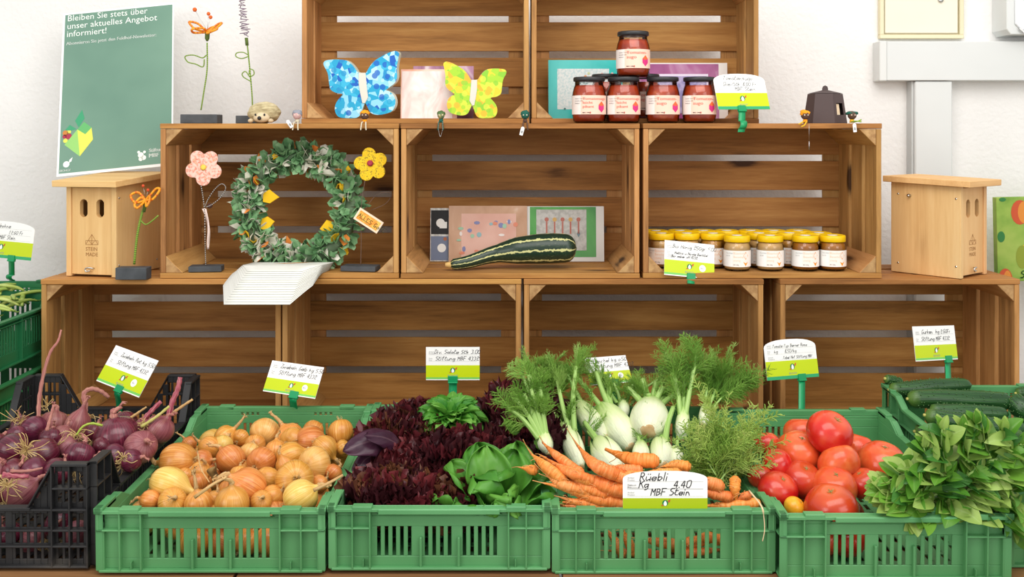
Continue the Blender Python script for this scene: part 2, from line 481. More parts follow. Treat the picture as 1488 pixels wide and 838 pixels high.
wood_crate('wooden_crate', 'wooden crate in the top row behind the tomato sauce jars', (cx(937.5, .10), .10, Z1), W=.597, D=.21, nb=2)
# ---------------------------------------------------------------- plastic crates
def panel(mb, bands, u0, u1, M, th=.003, mi=0):
    """upright sheet in local XZ (thickness along +Y) made of horizontal bands; bands: (z0, z1, [holes (a,b)])"""
    for (z0, z1, holes) in bands:
        x = u0
        for (a, b) in sorted(holes):
            if a > x: mb.box((x, 0, z0), (a, th, z1), mi, M)
            x = b
        if x < u1: mb.box((x, 0, z0), (u1, th, z1), mi, M)
def slots(u0, u1, wid, gap): 
    out = []; x = u0
    while x + gap <= u1 + 1e-6: out.append((x, x+gap)); x += gap+wid
    return out
def side_M(side, W, D):
    """frame of a wall: X along the wall as seen from outside, Y inwards, Z up, origin at the wall's middle"""
    if side == 'front': return Matrix.Translation((0, -D/2, 0))
    if side == 'back': return Matrix.Translation((0, D/2, 0)) @ Matrix.Rotation(PI, 4, 'Z')
    if side == 'right': return Matrix.Translation((W/2, 0, 0)) @ Matrix.Rotation(PI/2, 4, 'Z')
    return Matrix.Translation((-W/2, 0, 0)) @ Matrix.Rotation(-PI/2, 4, 'Z')
def wall_short(mb, M, Wd, h):
    """one 40 cm end wall with slotted window, ribs and rim"""
    e = Wd/2; k = h/.108; win = .109
    sl = slots(-win, -.036, .0072, .0062) + slots(-.026, .030, .0072, .0062) + slots(.040, win, .0072, .0062)
    sm_ = [(-win+.004+i*.012, -win+.009+i*.012) for i in range(4)] + [(win-.045+i*.012, win-.040+i*.012) for i in range(4)]
    Mr = M @ Matrix.Translation((0, .013, 0))
    panel(mb, [(.004, .021*k, []), (.021*k, .072*k, sl), (.072*k, .0905*k, []), (.0905*k, .0965*k, sm_), (.0965*k, h, [])], -e+.013, e-.013, Mr)
    # rim
    mb.box((-e, 0, h-.007), (e, .013, h-.001), 0, M)
    for s in (-1, 1):
        a, b = sorted((s*(e-.078), s*(e-.044)))
        mb.box((a, -.0005, h-.0065), (b, .016, h+.003), 0, M)
        a, b = sorted((s*(e-.001), s*(e-.013)))
        mb.box((a, 0, h-.007), (b, .016, h+.004), 0, M)
    mb.box((-win+.004, -.0025, h-.010), (win-.004, .0, h-.0015), 0, M)
    # lower rim step, ribs, base flange
    for s in (-1, 1):
        a, b = sorted((s*(e-.002), s*(win+.012)))
        mb.box((a, .002, h*.655), (b, .0145, h*.655+.003), 0, M)
        a, b = sorted((s*(e-.004), s*(e-.007)))
        mb.box((a, .003, h*.655), (b, .016, h-.006), 0, M)
        for x in (e-.042, win+.0125):
            a, b = sorted((s*x, s*(x-.0028)))
            mb.box((a, .0015, .003), (b, .0145, h-.006), 0, M)
        a, b = sorted((s*(e-.016), s*(e-.013)))
        mb.box((a, .005, .003), (b, .016, h*.66), 0, M)
        mb.box((s*(e-.062)-.001, .004, .003), (s*(e-.062)+.001, .0135, .018), 0, M)
    for x in (-.0325, .0335): mb.box((x-.0022, .0065, .003), (x+.0022, .0135, h*.51), 0, M)
    mb.box((-e+.007, .003, 0), (e-.007, .016, .0045), 0, M)
    mb.box((-win, .0095, h*.855), (win, .0135, h*.875), 0, M)
def wall_long(mb, M, Ln, h, dip=.02):
    """one 60 cm side wall: raised ends, dipped middle"""
    e = Ln/2; k = h/.108
    Mr = M @ Matrix.Translation((0, .013, 0)); zt = h-dip
    sl = slots(-.185, -.07, .0075, .006) + slots(-.055, .055, .0075, .006) + slots(.07, .185, .0075, .006)
    panel(mb, [(.004, .02*k, []), (.02*k, .062*k, sl), (.062*k, zt, [])], -e+.013, e-.013, Mr)
    # rising ends as sloped prisms
    for s in (-1, 1):
        P = [(s*.175, zt), (s*(e-.013), zt), (s*(e-.013), h), (s*.215, h)]
        if s < 0: P.reverse()
        mb.prism(P, 0, .003, 'y', 0, Mr)
        P = [(s*.172, zt), (s*.212, h-.001), (s*e, h-.001), (s*e, h-.007), (s*.215, h-.007), (s*.176, zt-.006)]
        if s < 0: P.reverse()
        mb.prism(P, 0, .013, 'y', 0, M)
        a, b = sorted((s*e, s*(e-.06))); mb.box((a, 0, h-.006), (b, .016, h+.004), 0, M)
        a, b = sorted((s*(e-.002), s*.2)); mb.box((a, .002, h*.655), (b, .0145, h*.655+.003), 0, M)
        for x in (e-.004, e-.055, .2):
            a, b = sorted((s*x, s*(x-.0028))); mb.box((a, .0015, .003), (b, .0145, (h if x > .2 else zt)-.006), 0, M)
    mb.box((-.176, 0, zt-.006), (.176, .013, zt), 0, M)
    mb.box((-.2, .004, h*.6), (.2, .0135, h*.6+.003), 0, M)
    for x in (-.0625, .0625): mb.box((x-.0015, .004, .003), (x+.0015, .0135, zt-.005), 0, M)
    mb.box((-e+.007, .003, 0), (e-.007, .016, .0045), 0, M)
def plastic_crate(label, loc, mat, h=.108, dip=.02, rot=None, W=.4, D=.6, group='green plastic vegetable crates', name='plastic_crate'):
    r = thing(name, label, 'crate', loc, rot, group)
    for s in ('front', 'back'):
        mb = MB(); wall_short(mb, side_M(s, W, D), W, h); mb.build('end_wall', mat, r, bevel=.0009)
    for s in ('left', 'right'):
        mb = MB(); wall_long(mb, side_M(s, W, D), D, h, dip); mb.build('side_wall', mat, r, bevel=.0009)
    mb = MB()
    nx = 12
    for i in range(nx):
        x = -W/2+.018+i*(W-.036)/nx; mb.box((x, -D/2+.016, .003), (x+.022, D/2-.016, .0055))
    for i in range(16):
        y = -D/2+.016+i*(D-.044)/15; mb.box((-W/2+.016, y, .0025), (W/2-.016, y+.012, .0052))
    mb.build('base_grid', mat, r)
    return r
TILT = Euler((math.radians(1.6), 0, 0))
def gcrate(label, xc, yf, zf, mat=None, h=.108, **kw):
    """yf, zf: front bottom edge"""
    a = math.radians(1.6)
    loc = V((xc, yf + .3*math.cos(a), zf + .3*math.sin(a)))
    return plastic_crate(label, loc, mat or G_plas, h, rot=Euler((a, 0, 0)), **kw)
ZB = .7372
gcrate('green plastic crate filled with yellow onions', -.521, -.795, ZB+.004, h=.110)
gcrate('green plastic crate filled with red and green lettuces', -.126, -.79, ZB+.006, h=.110, W=.388)
gcrate('green plastic crate filled with carrots and fennel', .263, -.79, ZB+.0, h=.112, W=.391)
gcrate('green plastic crate filled with tomatoes and basil', .655, -.815, ZB, h=.112, W=.400)
gcrate('taller green plastic crate holding the cucumbers, beyond the basil', 1.067, -.765, ZB, h=.155, dip=.02, W=.396)

def lattice(mb, M, poly_top, h, e, mi=0, slopes=None, ribs=True):
    """black lattice wall: columns of slots with the height given by poly_top(x)"""
    rows = [(.012, .034), (.040, .062), (.068, .092), (.112, .136), (.142, .166)]
    n = int(round(2*e/.0125)); st = 2*e/n
    for i in range(n):
        x0 = -e + i*st; x1 = x0+st
        t = min(poly_top(x0), poly_top(x1))
        solid = (i % 6 == 0) or i == n-1
        if solid: mb.box((x0, 0, 0), (x1, .003, t), mi, M); continue
        z = 0
        for (a, b) in rows:
            if b + .008 > t: break
            mb.box((x0, 0, z), (x1, .003, a), mi, M)
            mb.box((x0, 0, a), (x0+st*.42, .003, b), mi, M)
            z = b
        mb.box((x0, 0, z), (x1, .003, t), mi, M)
    if ribs:
        for z in (0, .036, .064, .106-.006):
            mb.box((-e, -.011, z), (e, 0, z+.0035), mi, M)
        for s in (-1, 1):
            xs_ = [x for x in (e, e-.031, e-.062)]
            for x in xs_:
                a, b = sorted((s*x, s*(x-.003)))
                t = poly_top(s*(x-.0015)); mb.box((a, -.012, 0), (b, 0, t), mi, M)
            a, b = sorted((s*e, s*(e-.062)))
            mb.box((a, -.013, h-.005), (b, .004, h), mi, M)
            mb.box((a, -.012, .138), (b, 0, .1415), mi, M)
            P = [(s*(e-.062), h), (s*(e-.062), h-.006), (s*(e-.107), .1), (s*(e-.107), .106)]
            if s > 0: P.reverse()
            mb.prism(P, -.012, .004, 'y', mi, M)
        mb.box((-e+.1, -.013, .101), (e-.1, .004, .107), mi, M)
def black_crate(label, loc, rot):
    r = thing('plastic_crate', label, 'crate', loc, rot)
    W, D, h = .4, .6, .184
    top = lambda e: (lambda x: h if abs(x) > e-.062 else (lerp(.106, h, (abs(x)-(e-.107))/.045) if abs(x) > e-.107 else .106))
    for s in ('front', 'back'):
        mb = MB(); lattice(mb, side_M(s, W-.026, D-.026), top(W/2-.013), h, W/2-.013); mb.build('end_wall', B_plas, r, bevel=.0008)
    for s in ('left', 'right'):
        mb = MB(); lattice(mb, side_M(s, W-.026, D-.026), top(D/2-.013), h, D/2-.013); mb.build('side_wall', B_plas, r, bevel=.0008)
    mb = MB()
    for i in range(14):
        x = -W/2+.016+i*(W-.03)/14; mb.box((x, -D/2+.016, .002), (x+.014, D/2-.016, .005))
    for i in range(18):
        y = -D/2+.016+i*(D-.04)/17; mb.box((-W/2+.016, y, .0022), (W/2-.016, y+.01, .0052))
    mb.build('base_grid', B_plas, r); return r
BC = V((-.926, -.478, ZB+.011))
black_crate('black plastic lattice crate filled with red onions', BC, Euler((math.radians(1.2), 0, 0)))

# stack of dark green crates with beans at the far side
GS_X, GS_Y = -1.412, -.105
zt = 1.104
h2 = .172
M_mid = noisy('mid_green_plastic', [(.3, '2c7a45'), (.7, '3a8c54')], scale=5, rough=.42, dv=.04)
plastic_crate('dark green plastic crate of green beans on top of the stack', (GS_X, GS_Y, zt-h2+.002), G_dark, h=h2-.006, dip=.05, group='stacked dark green crates')
plastic_crate('mid green plastic crate right under the crate of green beans', (GS_X, GS_Y, ZB), M_mid, h=zt-h2-ZB-.004, dip=.03, group='stacked dark green crates')
# ---------------------------------------------------------------- price signs
def frame3(bl, br, tl, Y, e):
    """orthonormal frame of a tilted rectangle from three of its corners in the photo; e = how far (in photo px) the top leans back"""
    s = 1/ppm(Y)
    dx = (br[0]-bl[0], -(br[1]-bl[1])); up = (tl[0]-bl[0], -(tl[1]-bl[1]))
    dot = dx[0]*up[0]+dx[1]*up[1]
    b = 0 if abs(e) < .5 else max(-45, min(45, -dot/e))
    ux = V((dx[0], b, dx[1])); uy = V((up[0], e, up[1]))
    w, h = ux.length*s, uy.length*s
    ux.normalize(); uy = (uy - ux*uy.dot(ux)).normalized(); n = uy.cross(ux)
    o = pt(bl[0], bl[1], Y)
    return o, ux, uy, n, w, h     # n points away from the viewer side? (into the sheet)
def logo(mb, x, z, s, fn, mg=3, mw=0, mr=4):
    disc(mb, x, z, s, s, lambda a, b: fn(a, b, .0003), mg)
    P = [(x+s*.70*math.sin(t)*(1-.45*(1+math.cos(t))/2), z-.12*s+s*.85*math.cos(t)) for t in [2*PI*k/14 for k in range(14)]]
    poly(mb, P[::-1], lambda a, b: fn(a, b, .0006), mw)
    poly(mb, [(x+s*.9, z+s*.2), (x+s*1.5, z+s*.3), (x+s*1.75, z+s*1.3), (x+s*1.1, z+s*.9)], lambda a, b: fn(a, b, .0004), mr)
    poly(mb, [(x-s*1.5, z-s*.9), (x-s*.7, z-s*1.1), (x-s*.8, z-s*.5)], lambda a, b: fn(a, b, .0004), mr)
def price_sign(label, bl, br, tl, Y, e, lines, arched=False, seal=False, clip=None, lime='lime', band=.085, curl=False, pen=.0009, strip=None, footer=True, lf=None):
    o, ux, uy, n, w, h = frame3(bl, br, tl, Y, e)
    n = -n if n.y > 0 else n          # towards the viewer
    Rm = Matrix((ux, -n, uy)).transposed()
    r = thing('price_sign', label, 'price sign', o, Rm)
    fn0 = lambda a, b, d=0: V((a, -.0005-d, b))
    mb = MB()
    if arched:
        hs = h*.80
        P = [(0, 0), (w, 0), (w, hs)] + [(w/2 + w/2*math.cos(t)**.8 if math.cos(t) > 0 else w/2 - w/2*abs(math.cos(t))**.8, hs+(h-hs)*math.sin(t)) for t in [PI*k/14 for k in range(1, 14)]] + [(0, hs)]
    else: P = [(0, 0), (w, 0), (w, h), (0, h)]
    mb.prism(P, -.0004, .0008, 'y')
    lh = h*(lf or (.45 if not arched else .46))
    st = strip if strip is not None else h*band
    mb.box((0.0, -.00055, st), (w, -.00041, lh), 1)
    if st > 0: mb.box((0, -.0006, 0 if arched else st*.35), (w, -.00041, st-.0001), 2)
    f = lambda a, b, d=.0004: fn0(a, b, d)
    zc = (lh+st)/2+.001
    if not arched or True: logo(mb, w*.5, zc+h*.02, h*.075, lambda a, b, d: fn0(a, b, .0002+d), 3, 0, 4)
    if footer: text(mb, 'BIOHOF', w*.5-.012, zc-h*.17, .0065, f, 5)
    if seal:
        disc(mb, w*.76, zc, h*.10, h*.10, lambda a, b: fn0(a, b, .0003), 0, 20)
        text(mb, 'Bio', w*.76-.005, zc-.002, .006, lambda a, b: fn0(a, b, .0006), 5)
    for (s, x, z, ch) in lines:
        hand(mb, s, w*x, h*z, ch, f, pen, 6)
    nl = sorted({z for (_, _, z, _) in lines}, reverse=True)
    for i, z in enumerate(nl):
        text(mb, ('Artikel', 'Preis', 'Herkunft')[i % 3], w*.055, h*z+.003, .0042, f, 5)
        text(mb, ('Produit', 'Prix', 'Provenance')[i % 3], w*.055, h*z-.001, .0042, f, 5)
        mb.box((w*.05, -.00065, h*z-.0025), (w*.95, -.0006, h*z-.0022), 5)
    mb.build('card', [M_white, M_limed if lime == 'olive' else M_lime, M_grn if arched else plain('light_green_print', '77c95e', .4), M_dgrn, M_red, M_grey, M_ink], r)
    if clip:
        # clip: small jaw on the card plus a strap running down to what it is fixed to (world point)
        dst = V(clip[1]); wd = .0112; kx = dst.x/(dst.y-CY0); cxl = (kx*(o.y-CY0)-o.x)/(ux.x-kx*ux.y)
        Mi = Rm.transposed()
        loc = Mi @ (dst - o)
        mb = MB()
        mb.box((cxl-wd, -.004, -.007), (cxl+wd, .004, .010))
        mb.box((cxl-wd, -.0055, -.007), (cxl+wd, -.0035, -.004))
        c = mb.build('clip', M_clip, r, bevel=.0008)
        mb = MB()
        P = [V((cxl, 0, -.004)), V((cxl, .003, -.012)), (V((cxl, 0, 0))*.5+loc*.5), loc]
        if curl:
            d = (loc-V((cxl, 0, 0))).normalized(); q = V((0, -1, 0)); base = loc - d*.012
            P = [V((cxl, 0, -.004)), base-d*.006] + [base + d*.012*(1-math.cos(t)) * .9 + q*.010*math.sin(t) for t in [PI*k/6 for k in range(0, 7)]] + [base+d*.03+V((0, .004, 0))]
        side = V((1, 0, 0)) * wd * .85
        Q = spline(P, 5)
        vs = []; 
        for p in Q: vs += [p-side, p+side]
        mb.add(vs, [(2*i, 2*i+1, 2*i+3, 2*i+2) for i in range(len(Q)-1)], 0, None, True)
        mb.build('strap', M_clip, c, solid=.002)
    return r
Yb = -.195
price_sign('price sign for green beans clipped to the rim of the stacked crates', (-44, 370), (63, 374), (-40, 318), .19, 6,
           [('Kernbohne', .30, .82, .010), ('kg', .25, .66, .009), ('12.60 Fr', .60, .66, .009), ('MBF Stein', .45, .52, .009)], arched=True, clip=(.62, pt(17, 403, .19)), curl=True)
price_sign('tilted price sign for red onions above the black crate', (140, 553), (218, 566), (160, 506), -.19, 22,
           [('Zwiebeln Rot kg 5.50', .22, .78, .0085), ('Stiftung MBF 4332', .22, .58, .0085)], seal=True, clip=(.42, pt(173, 606, -.19)))
price_sign('price sign with round seal above the crate of yellow onions', (382, 568), (464, 571), (391, 528), Yb, 20,
           [('Zwiebeln Gelb kg 5.50', .2, .80, .0085), ('Stiftung MBF 4332', .2, .60, .0085)], seal=True, clip=(.53, pt(427, 612, Yb)))
price_sign('upright price sign standing above the lettuces', (619, 552), (697, 552), (619, 504), Yb, 0,
           [('Div. Salate Stk 3.00', .16, .80, .0085), ('Stiftung MBF 4332', .18, .60, .0085)], clip=(.51, pt(658, 600, Yb)))
price_sign('price sign half sunk in the fennel fronds', (858, 560), (922, 560), (850, 526), Yb+.01, 25,
           [('Fenchel kg 7.50', .2, .80, .0085), ('Stiftung MBF 4332', .2, .60, .0085)], seal=True, clip=(.52, pt(894, 600, Yb+.01)))
price_sign('round-topped price sign above the crate of tomatoes', (1115, 553), (1204, 558), (1111, 497), Yb-.02, 12,
           [('Tomate Typ Berner Rose', .16, .80, .0068), ('kg     8.50/kg', .18, .66, .0075), ('Tobel Hof Stiftung MBF', .34, .51, .006)], arched=True, clip=(.55, pt(1165, 602, Yb-.02)), curl=True, pen=.0007)
price_sign('tilted price sign above the cucumbers', (1331, 525), (1412, 532), (1326, 476), -.165, 8,
           [('Gurken  kg 2.60Fr', .2, .78, .009), ('Stiftung MBF 4332', .18, .58, .0085)], clip=(.54, pt(1378, 578, -.165)))
price_sign('round-topped price sign for tomato sauce clipped to the top shelf edge', (1044, 159), (1126, 158), (1038, 106), .0, 16,
           [('Tomatensugo', .19, .82, .0105), ('Glas/Stk. 8.00 Fr', .17, .66, .009), ('MBF Stein', .38, .52, .010)], arched=True, clip=(.5, pt(1078, 182, .002)), curl=True)
price_sign('tilted price sign for honey clipped in front of the jars', (965, 399), (1041, 408), (968, 350), -.005, 14,
           [('Bio Honig 250gr 9.00', .16, .80, .009), ('Mathis u Nicole Bachtal', .2, .63, .006), ('Bio Imker CH 4332', .14, .53, .006)], seal=True, clip=(.55, pt(1004, 412, -.007)))
price_sign('big round-topped price sign reading 4.40 in front of the carrots', (905, 741), (1028, 741), (905, 684), -.780, 0,
           [('Rüebli', .20, .765, .0135), ('Kg', .19, .575, .0118), ('4.40', .60, .585, .0120), ('MBF Stein', .33, .39, .0112)], arched=True, lime='olive', strip=0, pen=.0014, footer=False, lf=.31)
# ---------------------------------------------------------------- things on the shelves
ZF1, ZF2 = Z1+.0135, Z2+.0135       # floor boards inside the top and the middle row
ZT2, ZT3 = Z2+.3935, Z3+.3935       # upper faces of the middle and bottom rows
def onshelf(px, Y, z): return V((cx(px, Y), Y, z))

# --- poster
M_post = noisy('poster_green', [(.3, '648a78'), (.7, '759a86')], mode='obj', scale=4, rough=.12, spec=.6, coat=.6)
bl, br_, tl = pt(82, 257, .20), pt(251, 240, .20), pt(60, 23, .345)
ux = (br_-bl); ux.y = -.0; w = ux.length; ux.normalize(); uy = tl-bl; uy = uy-ux*uy.dot(ux); hh = uy.length; uy.normalize(); n = ux.cross(uy)
t = thing('poster', 'green laminated newsletter poster leaning on the wall above a birdhouse', 'poster', bl, Matrix((ux, -n, uy)).transposed())
mb = MB(); mb.box((0, 0, 0), (w, .0012, hh)); mb.build('laminated_sheet', plain('laminate_white', 'eef0ee', .2), t)
mb = MB(); mb.box((.006, -.0004, .008), (w-.004, -.0001, hh-.006)); pr = mb.build('printed_field', M_post, t)
f = lambda a, b: V((a, -.0007, b)); mb = MB()
for i, s in enumerate(('Bleiben Sie stets über', 'unser aktuelles Angebot', 'informiert!')): text(mb, s, .012, hh-.026-i*.0245, .0265, f, 0)
text(mb, 'Abonnieren Sie jetzt den Feldhof-Newsletter:', .012, hh-.100, .0140, f, 0, bold=.02)
text(mb, 'Stiftung', w-.066, .044, .0145, f, 0, bold=.03); text(mb, 'MBF', w-.066, .029, .0155, f, 0, bold=.04)
text(mb, 'BIOHOF', .008, .013, .0085, f, 0, bold=.03)
for (a, b, r_) in ((w-.088, .038, .008), (w-.080, .030, .007), (w-.094, .047, .004), (w-.078, .046, .004), (w-.088, .027, .006)): disc(mb, a, b, r_, r_, f, 0)
disc(mb, .026, .033, .009, .009, f, 0); poly(mb, [(.033, .036), (.040, .040), (.043, .052), (.034, .045)], f, 0)
mb.build('print', [plain('print_white', 'e9efe9', .3)], t)
mb = MB(); P = lambda q, m: poly(mb, [(a/1327*w*1.05-.004 if 0 else a, b) for a, b in q], f, m)
sx = w/172.; K = lambda x, y: ((x-(82-(257-y)*.094))*sx, (257+(x-82)*-.1-y)*hh/236)
px_ = lambda x, y: K(60+x/6.984, 150+y/6.984)
for m, q in ((0, [(335, 95), (372, 180), (322, 270), (275, 205)]), (0, [(225, 245), (300, 285), (250, 300), (180, 300)]), (1, [(372, 215), (458, 270), (400, 335), (310, 290)]),
             (2, [(310, 290), (370, 550), (195, 440)]), (3, [(310, 290), (400, 335), (458, 270), (488, 385), (370, 550)])):
    poly(mb, [px_(a, b) for a, b in q][::-1], f, m)
for (x, y, r_, m) in ((190, 325, .008, 4), (225, 355, .009, 5), (200, 400, .0065, 3), (185, 360, .006, 5), (225, 315, .006, 3)): a, b = px_(x, y); disc(mb, a, b, r_, r_, lambda u, v: V((u, -.0006, v)), m)
mb.build('vegetable_emblem', [plain('emb1', '3e9c70', .3), plain('emb2', '63b26a', .3), plain('emb3', '94cc70', .3), plain('emb4', 'd8dc5a', .3), plain('emb5', 'c8803a', .3), plain('emb6', 'a8304a', .3)], t)

# --- birdhouses
def birdhouse(label, loc, yaw, W=.118, D=.17, hf=.235, hb=.25, brand=True, rw=.175):
    """front faces local -Y; origin at the front bottom centre"""
    r = thing('birdhouse', label, 'birdhouse', loc, (0, 0, yaw), 'wooden birdhouses')
    for s in (-1, 1):
        mb = MB(); a, b = sorted((s*W/2, s*(W/2+.014)))
        mb.prism([(0, 0), (D, 0), (D, hb), (0, hf)], a, b, 'x'); mb.build('side_panel', PZ, r, bevel=.001)
        for (y, z) in ((.012, .03), (.012, hf-.03), (D-.02, .025), (D-.02, hb-.03)):
            sc_ = MB(); sc_.lathe([(0, 0), (.0026, 0), (.0026, .0012), (0, .0012)], 8, M=Matrix.Translation((s*(W/2+.0138), y, z)) @ Matrix.Rotation(s*PI/2, 4, 'Y')); sc_.build('screw', M_metal, r)
    # front with two long holes
    mb = MB(); x = W/2-.001; hw, z0, z1 = .0112, hf*.655, hf*.855
    y0, y1 = .004, .018
    cs = (-.024, .024)
    mb.box((-x, y0, .006), (x, y1, z0)); mb.box((-x, y0, z1), (x, y1, hf-.004))
    e_ = [-x, cs[0]-hw, cs[0]+hw, cs[1]-hw, cs[1]+hw, x]
    for a, b in ((e_[0], e_[1]), (e_[2], e_[3]), (e_[4], e_[5])): mb.box((a, y0, z0), (b, y1, z1))
    for c in cs:
        for k in range(12):
            a, b = c-hw+2*hw*k/12, c-hw+2*hw*(k+1)/12; m_ = (a+b)/2-c
            d_ = hw-math.sqrt(max(0, hw*hw-m_*m_))
            mb.box((a, y0, z0), (b, y1, z0+d_)); mb.box((a, y0, z1-d_), (b, y1, z1))
    fr = mb.build('front_door', PZ, r)
    if brand:
        mb = MB(); g = lambda a, b: V((a, y0-.0004, b)); zz = hf*.32
        for (p, q) in (((-.018, zz+.008), (.018, zz+.008)), ((-.018, zz+.008), (0, zz+.034)), ((.018, zz+.008), (0, zz+.034)), ((0, zz+.034), (0, zz+.008)), ((-.018, zz+.018), (.018, zz+.018)), ((-.018, zz+.018), (-.018, zz+.008)), ((.018, zz+.018), (.018, zz+.008)), ((0, zz+.008), (-.008, zz+.018)), ((0, zz+.008), (.008, zz+.018))):
            d = V((q[0]-p[0], q[1]-p[1])).normalized()*.0005
            mb.add([g(p[0]-d.y, p[1]+d.x), g(p[0]+d.y, p[1]-d.x), g(q[0]+d.y, q[1]-d.x), g(q[0]-d.y, q[1]+d.x)], [(0, 1, 2, 3)], 0, None, False)
        text(mb, 'STEIN', -.0185, zz-.008, .0135, g, 0); text(mb, 'MADE', -.0185, zz-.022, .0135, g, 0)
        mb.build('burnt_mark', plain('burnt', '9c6a38', .8), fr)
    mb = MB(); mb.box((-W/2+.0005, D-.012, .0), (W/2-.0005, D-.002, hb-.02)); mb.box((-W/2+.0005, .020, .002), (W/2-.0005, D-.013, .014)); mb.build('back_and_base', PX, r)
    mb = MB(); a = math.atan2(hb-hf, D)
    Mr = Matrix.Translation((0, -.030, hf-.002*0-.03*math.tan(a)+.0008)) @ Matrix.Rotation(a, 4, 'X')
    mb.box((-rw/2, 0, 0), (rw/2, D+.045, .016), 0, Mr); mb.build('roof', PX, r, bevel=.0012)
    mb = MB(); mb.tube([V((.006, -.004, .022)), V((.006, .004, .022))], .0016, 8)
    mb.tube(spline([V((.006, -.003, .022)), V((-.002, -.006, .024)), V((-.012, -.006, .021)), V((-.010, -.006, .014)), V((.0, -.005, .016))], 4), .0021, 8); mb.build('hook', M_metal, r)
    return r
b1 = birdhouse('wooden birdhouse with two slots beside the end of the middle shelf, under the poster', (cx(131, .03), .035, ZT3+.001), math.radians(-13), D=.200, hf=.232, hb=.245, rw=.185)
b2 = birdhouse('wooden birdhouse standing beyond the honey crate, its slotted front turned aside', (cx(1416, .04), .042, ZT3+.001), math.radians(40), W=.116, D=.188, hf=.232, hb=.238, rw=.178, brand=True)
mb = MB(); mb.lathe([(0, 0), (.004, 0), (.0045, .004), (.002, .006), (.004, .010), (0, .011)], 10, M=Matrix.Translation((-.0722, .135, .205)) @ Matrix.Rotation(-PI/2, 4, 'Y')); mb.build('eye_screw', M_metal, b2)

# --- painted apple picture behind the far birdhouse
Yp = .30
t = thing('painted_picture', 'painted canvas of apples on green, partly behind the end of the bottom row', 'painting', pt(1450, 408, Yp), (0, math.radians(-1.2), 0))
mb = MB(); mb.box((0, 0, -.002), (.22, .022, .236)); mb.build('canvas', noisy('apple_ground', [(.3, '6f9a38'), (.5, '8fb04a'), (.7, 'a2bb58')], scale=14, rough=.6), t, bevel=.001)
g = lambda a, b: V((a, -.0006, b)); mb = MB(); q = 1/ppm(Yp)
for (x, y, rx, ry, m) in ((34, 23, 13, 18, 0), (40, 23, 9, 16, 1), (45, 86, 12, 19, 2), (36, 88, 9, 17, 3), (11, 121, 10.5, 17, 0), (14, 122, 6, 15, 1), (52, 140, 8, 12, 0), (6, 58, 5.5, 8, 4), (9, 4, 5, 3, 4), (64, 52, 9, 10, 4), (66, 100, 9, 14, 2)):
    disc(mb, x*q, (122-y)*q, rx*q, ry*q, g, m); g = (lambda e: (lambda a, b: V((a, -.0006-e, b))))(len(mb.v)*2e-6)
hand(mb, 'SU', 33*q, 4*q, .018, g, .003, 4)
mb.build('painted_apples', [plain('ap1', 'c4522c', .6), plain('ap2', 'd98a35', .6), plain('ap3', 'dcb52a', .6), plain('ap4', '8a9a30', .6), plain('ap5', '2f7a3c', .6)], t)

# --- jars
M_glass = NT('clear_glass')
_g = M_glass; tr = _g.n('ShaderNodeBsdfTransparent'); gl = _g.n('ShaderNodeBsdfGlossy'); gl.inputs['Roughness'].default_value = .03
fr = _g.n('ShaderNodeFresnel'); fr.inputs[0].default_value = 1.5; mx = _g.n('ShaderNodeMixShader')
_g.l(fr.outputs[0], mx.inputs[0]); _g.l(tr.outputs[0], mx.inputs[1]); _g.l(gl.outputs[0], mx.inputs[2]); _g.l(mx.outputs[0], _g.out.inputs[0]); M_glass = _g.m
M_sauce = noisy('tomato_sauce', [(.3, 'a2300f'), (.6, 'c2481c'), (.75, 'd26a34')], scale=70, rough=.35, spec=.5)
M_lab = plain('label_paper', 'f2e6e0', .5); M_peach = plain('label_peach', 'f3cdb8', .5); M_coral = plain('coral_ink', 'e0705e', .5); M_pink = plain('pink_ink', 'd8307c', .5); M_orng = plain('orange_ink', 'ee6a3a', .5)
def cyl(r, off=0): return lambda a, b: V((r*math.sin(a/r+off), -r*math.cos(a/r+off), b))
def arcband(mb, r, a0, a1, z0, z1, mi, n=20):
    vs = []
    for k in range(n+1):
        a = lerp(a0, a1, k/n); vs += [V((r*math.sin(a), -r*math.cos(a), z0)), V((r*math.sin(a), -r*math.cos(a), z1))]
    mb.add(vs, [(2*k, 2*k+2, 2*k+3, 2*k+1) for k in range(n)], mi, None, True)
